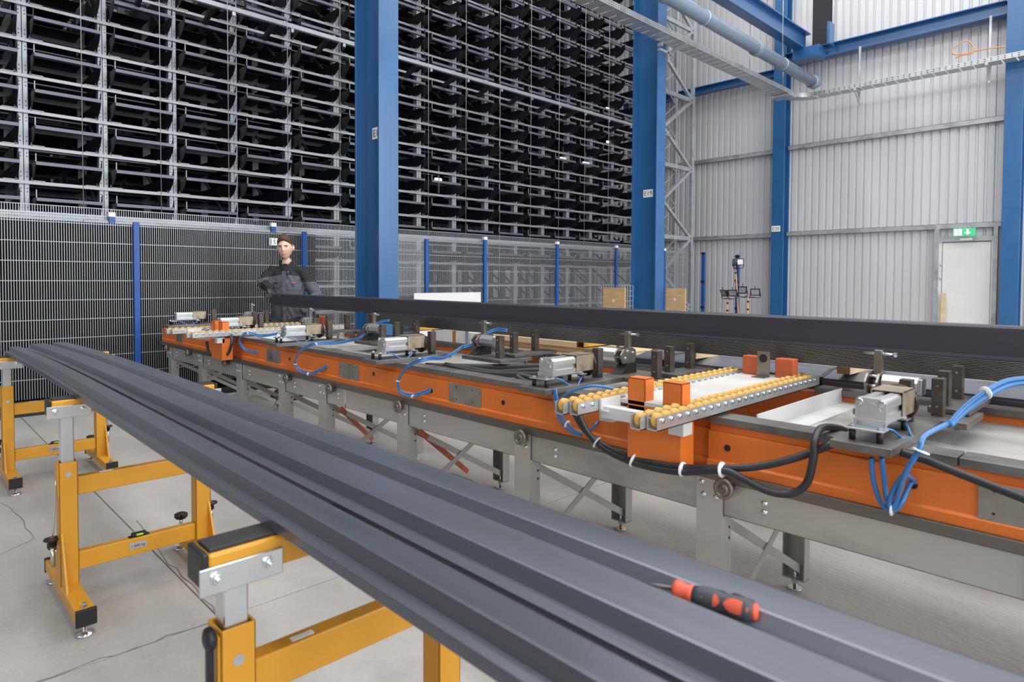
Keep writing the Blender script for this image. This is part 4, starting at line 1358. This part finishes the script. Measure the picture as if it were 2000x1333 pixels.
# wire basket behind E19
a, b = atx(1174, 558, 10.0), atx(1236, 600, 10.0)
t = thing('wire_basket', 'wire mesh pallet basket left of column E19', 'basket', (10.2, (a.y + b.y) / 2, 0))
for y in [b.y + (a.y - b.y) * k / 12 for k in range(13)]:
    B().cyl((10.0, y, 0), (10.0, y, a.z), .004, 5).build('mesh_rod', 'mesh_wire', t, 0, True)
for k in range(14):
    z = a.z * (k + 1) / 14
    B().cyl((10.0, b.y, z), (10.0, a.y, z), .004, 5).build('mesh_rod', 'mesh_wire', t, 0, True)
# white board standing by the fence
a, b = aty(809, 573, 7.9), aty(939, 590, 7.9)
tag(B().box(a.x, b.x, 7.9, 7.92, 0.0, a.z).build('white_board', 'white_panel'), 'long white board leaning at the fence right of column E18', 'board')


def work_light(u_pole, v_top, x, heads, label, lean=0):
    p = atx(u_pole, v_top, x)
    t = thing('work_light', label, 'work light', (x, p.y, 0), 'work lights on yellow poles')
    B().cyl((x, p.y - lean, 0), (x, p.y, p.z), .018, 10).build('pole', 'cable_tan', t, 0, True)
    for k in range(3):
        a = k * 2 * math.pi / 3 + .4
        B().cyl((x, p.y - lean, .35), (x + .4 * math.cos(a), p.y - lean + .4 * math.sin(a), .0), .012, 8).build('tripod_leg', 'black_plastic', t, 0, True)
    for zz in (.12, .3):
        B().cyl((x, p.y, p.z - zz), (x, p.y, p.z - zz + .04), .026, 10).build('pole_clamp', 'black_plastic', t, 0, True)
    ys = [atx(uh, vh, x).y for uh, vh, d in heads]
    B().bar((x, min(ys), p.z), (x, max(ys) + .01, p.z), .02, .02).build('cross_arm', 'black_plastic', t, 0, True)
    for (uh, vh, d) in heads:
        q = atx(uh, vh, x)
        nrm = Vector(d).normalized()
        s = Vector((0, 0, 1)).cross(nrm).normalized()
        w = nrm.cross(s)
        h = B()
        c = [q + s * sx * .11 + w * sz * .085 for sx, sz in ((-1, -1), (1, -1), (1, 1), (-1, 1))]
        bk = [q - nrm * .09 + s * sx * .07 + w * sz * .05 for sx, sz in ((-1, -1), (1, -1), (1, 1), (-1, 1))]
        h.add(c + bk, [(0, 1, 2, 3), (7, 6, 5, 4), (0, 4, 5, 1), (1, 5, 6, 2), (2, 6, 7, 3), (3, 7, 4, 0)])
        hd = h.build('lamp_head', 'black_plastic', t, 0, True)
        g = B().add([q + nrm * .003 + s * sx * .085 + w * sz * .062 for sx, sz in ((-1, -1), (1, -1), (1, 1), (-1, 1))] + [q + nrm * .001 + s * sx * .085 + w * sz * .062 for sx, sz in ((-1, -1), (1, -1), (1, 1), (-1, 1))],
                    [(0, 1, 2, 3), (7, 6, 5, 4), (0, 4, 5, 1), (1, 5, 6, 2), (2, 6, 7, 3), (3, 7, 4, 0)])
        g.build('lens', 'glass_lamp', hd, 0, True)
        B().tube([q - nrm * .03 + s * .10, q - nrm * .03 + s * .11 - Vector((0, 0, .12)), Vector((x, q.y, p.z)), q - nrm * .03 - s * .11 - Vector((0, 0, .12)), q - nrm * .03 - s * .10], .008, 6, 4).build('yoke', 'black_plastic', t, 0, True)
        B().tube([q + w * .085, q + w * .12 - nrm * .03, q + w * .15 + nrm * .01], .008, 6, 4).build('handle', 'black_plastic', t, 0, True)
    return t


work_light(1421, 584, 14.5, [(1413, 573, (-1, .5, -.4)), (1431, 573, (-1, -.2, -.4))], 'left black twin work light on yellow pole')
work_light(1461, 581, 14.4, [(1450, 567, (-1, .0, .0)), (1475, 571, (-1, -.3, -.3))], 'right twin work light on yellow pole near E20')
work_light(1437, 525, 14.7, [(1434, 513, (-1, .8, .1)), (1444, 512, (-1, -.9, .1))], 'tallest black work light on a slanted yellow pole', .12)

# ================================================================== THE WORKER
def skin_mesh(joints, edges, sub=2, root=0):
    """joints: list of ((x,y,z), (rx, ry)); returns evaluated mesh"""
    me = bpy.data.meshes.new('tmp')
    me.from_pydata([j[0] for j in joints], edges, [])
    o = bpy.data.objects.new('tmp', me)
    COL.objects.link(o)
    sk = o.modifiers.new('skin', 'SKIN')
    sk.use_smooth_shade = True
    for i, j in enumerate(joints):
        me.skin_vertices[0].data[i].radius = j[1]
        me.skin_vertices[0].data[i].use_root = (i == root)
    ss = o.modifiers.new('sub', 'SUBSURF')
    ss.levels = ss.render_levels = sub
    dg = bpy.context.evaluated_depsgraph_get()
    r = bpy.data.meshes.new_from_object(o.evaluated_get(dg))
    bpy.data.objects.remove(o, do_unlink=True)
    return r


def remeshed(meshes, voxel, name, material, smooth_iter=4):
    bm = bmesh.new()
    for m in meshes:
        bm.from_mesh(m)
    me = bpy.data.meshes.new(name)
    bm.to_mesh(me)
    bm.free()
    o = bpy.data.objects.new('tmp', me)
    COL.objects.link(o)
    r = o.modifiers.new('remesh', 'REMESH')
    r.mode = 'VOXEL'
    r.voxel_size = voxel
    r.use_smooth_shade = True
    s = o.modifiers.new('smooth', 'SMOOTH')
    s.iterations = smooth_iter
    s.factor = .5
    dg = bpy.context.evaluated_depsgraph_get()
    out = bpy.data.meshes.new_from_object(o.evaluated_get(dg))
    bpy.data.objects.remove(o, do_unlink=True)
    out.name = name
    out.materials.clear()
    if material:
        out.materials.append(MATS[material])
    out.polygons.foreach_set('use_smooth', [True] * len(out.polygons))
    return out


def head_mesh():
    """head around its own centre, facing -y, 0.24 tall"""
    vs, fs = [], []
    nu, nv = 56, 44

    def bumpf(a, b, c, s):
        return math.exp(-((a - b) ** 2) / (2 * s * s)) if c is None else math.exp(-((a - b) ** 2 + (c[0] - c[1]) ** 2) / (2 * s * s))
    for j in range(nv + 1):
        th = math.pi * j / nv
        for i in range(nu):
            ph = 2 * math.pi * i / nu
            x, y, z = math.sin(th) * math.cos(ph), math.sin(th) * math.sin(ph), math.cos(th)
            X, Y, Zc = x * .074, y * .095, z * .118
            if z < 0:                                   # narrow to the jaw and chin
                k = -z
                X *= 1 - .34 * k ** 1.6
                Y = Y * (1 - .18 * k) - .012 * k
            if Y > 0 and z < -.2:                       # nape
                Y *= .82
            fr = max(0.0, -y) ** 1.5                    # facing factor
            ax = abs(X)
            g = lambda px, pz, sx, sz: math.exp(-((X - px) ** 2) / (2 * sx * sx) - ((Zc - pz) ** 2) / (2 * sz * sz))
            gs = lambda px, pz, sx, sz: math.exp(-((ax - px) ** 2) / (2 * sx * sx) - ((Zc - pz) ** 2) / (2 * sz * sz))
            d = 0
            d += .016 * g(0, -.022, .008, .016) + .009 * g(0, .002, .007, .016)      # nose
            d += .004 * gs(.011, -.028, .006, .006)                                    # nostrils
            d += .006 * gs(.028, .028, .018, .008)                                     # brow
            d -= .010 * gs(.031, .008, .014, .010)                                     # eye sockets
            d += .005 * gs(.045, -.018, .016, .0115)                                    # cheek bones
            d += .006 * g(0, -.056, .020, .006) - .004 * g(0, -.0615, .02, .0022) + .005 * g(0, -.068, .017, .006)   # lips
            d -= .004 * g(0, -.080, .02, .006)
            d += .009 * g(0, -.100, .020, .012)                                        # chin
            Y -= d * fr
            vs.append((X, Y, Zc))
    for j in range(nv):
        for i in range(nu):
            a, b = j * nu + i, j * nu + (i + 1) % nu
            fs.append((a, b, b + nu, a + nu))
    me = bpy.data.meshes.new('h')
    me.from_pydata(vs, [], fs)
    bm = bmesh.new()
    bm.from_mesh(me)
    bmesh.ops.remove_doubles(bm, verts=bm.verts, dist=1e-5)
    # ears
    for s in (-1, 1):
        r = bmesh.ops.create_uvsphere(bm, u_segments=14, v_segments=10, radius=1)
        for v in r['verts']:
            v.co = Vector((s * .076 + v.co.x * .009 + s * .010 * max(0, v.co.y), .012 + v.co.y * .018, -.004 + v.co.z * .031))
    bm.normal_update()
    bm.to_mesh(me)
    bm.free()
    return me


# local frame of the person: facing -y, x to his left; then rotated and placed
MAN = Vector((3.50, 7.32, 0))
ph0 = aty(557, 490, MAN.y)
MAN.x = ph0.x + .02
SC = 1.035
ROTZ = math.radians(-40)
man_m = Matrix.Translation(MAN) @ Matrix.Rotation(ROTZ, 4, 'Z') @ Matrix.Scale(SC, 4)
inv = man_m.inverted()
# hand target: the end of the top profile
hand_w = aty(527, 566, 6.99)
hand_w = Vector((3.14, 7.10, 1.27))
HL = inv @ hand_w                      # his right hand
SHR, SHL = Vector((-.172, .03, 1.445)), Vector((.172, .02, 1.445))
elbow_r = (SHR + HL) / 2 + Vector((-.13, .10, -.02))
HL2 = Vector((.24, -.22, 1.04))
elbow_l = Vector((.33, .0, 1.17))
wrist_r = HL + (elbow_r - HL).normalized() * .10
wrist_l = HL2 + (elbow_l - HL2).normalized() * .09

bj = [((0, .02, .95), (.13, .10)), ((0, .01, 1.12), (.125, .09)), ((0, .01, 1.30), (.145, .10)), ((0, .02, 1.42), (.09, .065)), ((0, .01, 1.53), (.056, .056)), ((0, -.01, 1.62), (.05, .055)),
      (SHR, (.05, .05)), (elbow_r, (.043, .043)), (wrist_r, (.03, .03)), (SHL, (.05, .05)), (elbow_l, (.043, .043)), (wrist_l, (.03, .03)),
      ((-.10, .02, .88), (.085, .085)), ((-.115, .0, .50), (.058, .058)), ((-.12, .03, .10), (.04, .04)), ((.10, .02, .88), (.085, .085)), ((.12, -.04, .50), (.058, .058)), ((.13, .02, .10), (.04, .04))]
be = [(0, 1), (1, 2), (2, 3), (3, 4), (4, 5), (3, 6), (6, 7), (7, 8), (3, 9), (9, 10), (10, 11), (0, 12), (12, 13), (13, 14), (0, 15), (15, 16), (16, 17)]
body = skin_mesh([(tuple(p), r) for p, r in bj], be)
hm = head_mesh()
HC = Vector((-.005, -.045, 1.715))
HR = Matrix.Rotation(math.radians(1), 4, 'Z') @ Matrix.Rotation(math.radians(4), 4, 'X') @ Matrix.Rotation(math.radians(-3), 4, 'Y')
HM = Matrix.Translation(HC) @ HR @ Matrix.Scale(1.10, 4)
hm.transform(HM)
person_me = remeshed([body, hm], .0065, 'person', 'skin', 2)
person = link('person', person_me)
person.matrix_world = man_m
tag(person, 'man in dark grey and black work jacket holding a long profile end', 'person')


def man_part(name, me, material=None, parent=person):
    if material:
        me.materials.clear()
        me.materials.append(MATS[material])
    o = bpy.data.objects.new(name, me)
    COL.objects.link(o)
    o.parent = parent
    return o


# jacket
jk = [((0, .03, .86), (.165, .125)), ((0, .02, .98), (.165, .125)), ((0, .01, 1.14), (.17, .128)), ((0, .01, 1.30), (.185, .135)), ((0, .025, 1.43), (.15, .11)), ((0, .03, 1.51), (.085, .085)),
      (SHR + Vector((.0, 0, -.01)), (.085, .085)), ((SHR + elbow_r) / 2, (.078, .078)), (elbow_r, (.068, .068)), (wrist_r, (.050, .050)),
      (SHL + Vector((.0, 0, -.01)), (.085, .085)), ((SHL + elbow_l) / 2, (.08, .08)), (elbow_l, (.07, .07)), (wrist_l, (.052, .052))]
je = [(0, 1), (1, 2), (2, 3), (3, 4), (4, 5), (4, 6), (6, 7), (7, 8), (8, 9), (4, 10), (10, 11), (11, 12), (12, 13)]


def loft(rings, n=24):
    # rings: (centre, axis_u, axis_v) closed tube
    vs, fs = [], []
    for c, u, w in rings:
        for i in range(n):
            a = 2 * math.pi * i / n
            vs.append(Vector(c) + Vector(u) * math.cos(a) + Vector(w) * math.sin(a))
    for k in range(len(rings) - 1):
        for i in range(n):
            fs.append((k * n + i, k * n + (i + 1) % n, (k + 1) * n + (i + 1) % n, (k + 1) * n + i))
    fs += [tuple(range(n - 1, -1, -1)), tuple((len(rings) - 1) * n + i for i in range(n))]
    return B().add(vs, fs, True).mesh('loft', None)


def limb(pts, radii, n=18):
    P = [Vector(p) for p in pts]
    rings = []
    for i, p in enumerate(P):
        d = (P[min(i + 1, len(P) - 1)] - P[max(i - 1, 0)]).normalized()
        u = d.cross(Vector((0.2, 1, 0.1))).normalized()
        rings.append((p, u * radii[i], d.cross(u) * radii[i]))
    return loft(rings, n)


torso = loft([((0, .03, .80), (.175, 0, 0), (0, .13, 0)), ((0, .025, .90), (.18, 0, 0), (0, .132, 0)), ((0, .015, 1.05), (.182, 0, 0), (0, .13, 0)), ((0, .01, 1.20), (.195, 0, 0), (0, .135, 0)),
              ((0, .012, 1.32), (.195, 0, 0), (0, .132, 0)), ((0, .02, 1.40), (.185, 0, 0), (0, .115, 0)), ((0, .025, 1.46), (.15, 0, 0), (0, .095, 0)), ((0, .022, 1.51), (.10, 0, 0), (0, .085, 0)), ((0, .02, 1.535), (.078, 0, 0), (0, .075, 0))])
arm_r = limb([SHR + Vector((.07, 0, .0)), SHR, (SHR * 2 + elbow_r) / 3, (SHR + elbow_r * 2) / 3, elbow_r, (elbow_r + wrist_r) / 2, wrist_r], [.062, .076, .076, .072, .066, .060, .050])
arm_l = limb([SHL - Vector((.07, 0, .0)), SHL, (SHL * 2 + elbow_l) / 3, (SHL + elbow_l * 2) / 3, elbow_l, (elbow_l + wrist_l) / 2, wrist_l], [.062, .076, .078, .077, .070, .062, .052])
jme = remeshed([torso, arm_r, arm_l], .010, 'jacket', None, 8)
for i, v in enumerate(jme.vertices):
    n = v.normal
    f_ = .006 * math.sin(v.co.z * 52 + 6 * math.sin(v.co.x * 17 + v.co.y * 11)) + .004 * math.sin(v.co.x * 46 + v.co.z * 31)
    v.co += n * f_ * .8
jme.materials.append(MATS['jacket_grey'])
jme.materials.append(MATS['jacket_black'])
for pgn in jme.polygons:
    c = pgn.center
    blk = c.z > 1.385 + .02 * math.cos(c.x * 9)
    dr = min((c - wrist_r).length, (c - HL).length)
    if dr < .16 or (c.x > .16 and c.z > 1.33):
        blk = True
    if .02 < abs(c.x) and abs(c.x) > .17 and c.z < 1.33 and dr > .2:
        blk = False
    pgn.material_index = 1 if blk else 0
jacket = man_part('jacket', jme)
# collar, placket, pockets, buttons, emblems
col_ = B()
n = 28
vs, fs = [], []
for k, (z, rx, ry, dy) in enumerate(((1.475, .098, .092, .018), (1.535, .082, .080, .008), (1.575, .080, .076, .0), (1.573, .072, .068, .0), (1.50, .075, .070, .01))):
    for i in range(n):
        a = 2 * math.pi * i / n
        front = max(0, -math.sin(a)) ** 3
        vs.append((rx * math.cos(a), ry * math.sin(a) + dy - .012 * front, z - .07 * front * (1 if k in (1, 2, 3) else .4)))
for k in range(4):
    for i in range(n):
        fs.append((k * n + i, k * n + (i + 1) % n, (k + 1) * n + (i + 1) % n, (k + 1) * n + i))
man_part('collar', col_.add(vs, fs, True).mesh('collar', 'jacket_black'), None, jacket)


def on_chest(x, z):
    # front surface of the torso
    k = (z - 1.14) / .16
    ry = .128 + .007 * max(0, min(1, k))
    rx = .18
    return .012 - ry * math.sqrt(max(.05, 1 - (x / rx) ** 2)) - .006


def patch(x0, x1, z0, z1, th, name, material, skew=0.0):
    m = B()
    vs, fs = [], []
    nn = 6
    for lay in (0, 1):
        for i in range(nn + 1):
            for j in range(3):
                x = x0 + (x1 - x0) * i / nn
                z = z0 + (z1 - z0) * j / 2 + skew * (x - x0)
                vs.append((x, on_chest(x, z) + .012 - lay * (th + .012), z))
    w = 3
    off = (nn + 1) * 3
    for i in range(nn):
        for j in range(2):
            a = i * w + j
            fs.append((off + a, off + a + w, off + a + w + 1, off + a + 1))
    for i in range(nn):
        for (j) in (0, 2):
            a = i * w + j
            fs.append((a, a + w, off + a + w, off + a))
    for j in range(2):
        for i in (0, nn):
            a = i * w + j
            fs.append((a, a + 1, off + a + 1, off + a))
    m.add(vs, fs)
    return man_part(name, m.mesh(name, material), None, jacket)


patch(-.14, -.055, 1.17, 1.28, .010, 'chest_pocket', 'jacket_grey')
patch(-.143, -.052, 1.26, 1.295, .015, 'pocket_flap', 'jacket_grey')
patch(.045, .145, 1.16, 1.27, .010, 'chest_pocket', 'jacket_grey')
patch(.042, .148, 1.235, 1.272, .016, 'pocket_flap', 'jacket_grey')
patch(-.02, .02, .88, 1.45, .010, 'placket', 'jacket_grey')
patch(-.125, -.075, 1.325, 1.333, .011, 'emblem', 'orange_thread')
patch(.075, .125, 1.315, 1.323, .011, 'emblem', 'orange_thread')
for (x, z) in ((.015, 1.445), (-.012, 1.432), (.045, 1.44)):
    man_part('snap_button', B().lathe([(0, .006), (.004, .005)], (x, on_chest(x, z) + .012, z), (0, -1, 0), 10).mesh('snap_button', 'zinc'), None, jacket)
# trousers and shoes
tj = [((0, .02, .93), (.15, .115)), ((-.10, .02, .85), (.105, .105)), ((-.115, .0, .50), (.082, .082)), ((-.12, .03, .09), (.07, .075)), ((.10, .02, .85), (.105, .105)), ((.12, -.04, .50), (.082, .082)), ((.13, .02, .09), (.07, .075))]
tm = skin_mesh(tj, [(0, 1), (1, 2), (2, 3), (0, 4), (4, 5), (5, 6)], 2)
man_part('trousers', tm, 'trousers')
for sx, yy in ((-.12, .03), (.13, .02)):
    s = B()
    vs, fs = [], []
    N = 14
    secs = [(.09, .035, .05), (.06, .045, .085), (.0, .047, .09), (-.08, .050, .065), (-.15, .046, .05), (-.19, .030, .035)]
    for (py, w, hh) in secs:
        for i in range(N):
            a = 2 * math.pi * i / N
            vs.append((sx + w * math.cos(a), yy + py, max(.004, hh * .5 + hh * .5 * math.sin(a))))
    for k in range(len(secs) - 1):
        for i in range(N):
            fs.append((k * N + i, k * N + (i + 1) % N, (k + 1) * N + (i + 1) % N, (k + 1) * N + i))
    fs += [tuple(range(N)), tuple((len(secs) - 1) * N + i for i in range(N))]
    man_part('shoe', s.add(vs, fs, True).mesh('shoe', 'shoe'))


# gloved hands with five fingers
def glove(wrist, palm_dir, back_dir, thumb_side, curl, name):
    d = palm_dir.normalized()
    bk = (back_dir - d * back_dir.dot(d)).normalized()
    s = d.cross(bk) * thumb_side
    ms = []
    K = wrist + d * .085
    pj = [(wrist, (.034, .026)), (wrist + d * .04, (.042, .022)), (K, (.042, .018))]
    ms.append(skin_mesh([(tuple(p), r) for p, r in pj], [(0, 1), (1, 2)], 2))
    for off, ln in ((.030, .074), (.010, .082), (-.011, .076), (-.031, .06)):
        p0 = wrist + d * .06 + s * off * .85
        p1 = K + s * off
        a, q = 0.0, [p0, p1]
        for f_, seg in ((.5, .45), (1.0, .32), (1.0, .25)):
            a += curl * f_
            q.append(q[-1] + (d * math.cos(a) - bk * math.sin(a)) * ln * seg)
        ms.append(skin_mesh([(tuple(p), (.0105, .0105)) for p in q], [(i, i + 1) for i in range(4)], 2))
    t0 = wrist + d * .025 + s * .025
    t1 = t0 + (d * .5 + s * .75 - bk * .2).normalized() * .04
    t2 = t1 + (d * .85 + s * .25 - bk * .55).normalized() * .034
    t3 = t2 + (d * .9 - s * .1 - bk * .6).normalized() * .028
    ms.append(skin_mesh([(tuple(p), (.0125, .0125)) for p in (t0, t1, t2, t3)], [(0, 1), (1, 2), (2, 3)], 2))
    me = remeshed(ms, .0045, name, 'glove', 2)
    return man_part(name, me)


dr = (HL - wrist_r)
glove(wrist_r, dr + Vector((0, 0, -.05)), Vector((-.3, -.6, .7)), 1, .75, 'glove')
glove(wrist_l, (HL2 - wrist_l) + Vector((0, -.02, -.04)), Vector((.5, -.2, .8)), -1, .6, 'glove')

# hair, eyes, brows, lips in the head frame
hv, hf = [], []
nu, nv = 44, 16
for lay in (0, 1):
    for j in range(nv + 1):
        for i in range(nu):
            ph = 2 * math.pi * i / nu
            front = max(0.0, -math.sin(ph))
            side_ = abs(math.cos(ph))
            tmax = 2.05 - 1.13 * front ** .7 - .30 * side_ ** 6 * (1 if math.sin(ph) < .15 else .3)
            th = tmax * j / nv
            x, y, z = math.sin(th) * math.cos(ph), math.sin(th) * math.sin(ph), math.cos(th)
            t_ = (.008 + .013 * max(0, z) ** 1.5 + .030 * front * max(0, z) * math.sqrt(max(0, 1 - z * z))) if lay == 0 else -.004
            if j == nv:
                t_ = min(t_, .003)
            if z < .45:
                t_ = min(t_, .0035 + .012 * max(0, z))
            k = 1 + .05 * math.sin(ph * 9 + z * 8) * (1 if lay == 0 else 0)
            hv.append((x * (.074 + t_ * .7 * k), y * (.095 + t_ * .8 * k), z * (.118 + t_ * k)))
off = (nv + 1) * nu
for j in range(nv):
    for i in range(nu):
        a, b = j * nu + i, j * nu + (i + 1) % nu
        hf.append((a, b, b + nu, a + nu))
for i in range(nu):
    a, b = nv * nu + i, nv * nu + (i + 1) % nu
    hf.append((a, b, b + off, a + off))
hair = man_part('hair', B().add(hv, hf, True).mesh('hair', 'hair'))
hair.matrix_local = HM
for s in (-1, 1):
    e = B().lathe([(-.0115, .001), (-.010, .005), (-.005, .0085), (0, .0095), (.006, .008)], (s * .030, -.0695, .006), (0, 1, 0), 14)
    eo = man_part('eye', e.mesh('eye', 'eye_white'))
    eo.matrix_local = HM
    i_ = man_part('iris', B().cyl((s * .030 - .001, -.0818, .0055), (s * .030 - .001, -.0798, .0055), .0056, 12).mesh('iris', 'eye_dark'), None, eo)
    bw = man_part('eyebrow', B().tube([(s * .012, -.0935, .0195), (s * .028, -.0915, .0225), (s * .046, -.079, .0185)], .0042, 6, 4).mesh('eyebrow', 'hair'))
    bw.matrix_local = HM
lp = man_part('lips', B().tube([(-.022, -.0905, -.063), (-.008, -.0985, -.060), (.008, -.0985, -.060), (.022, -.0905, -.063)], .0038, 6, 4).mesh('lips', 'lips'))
lp.matrix_local = HM
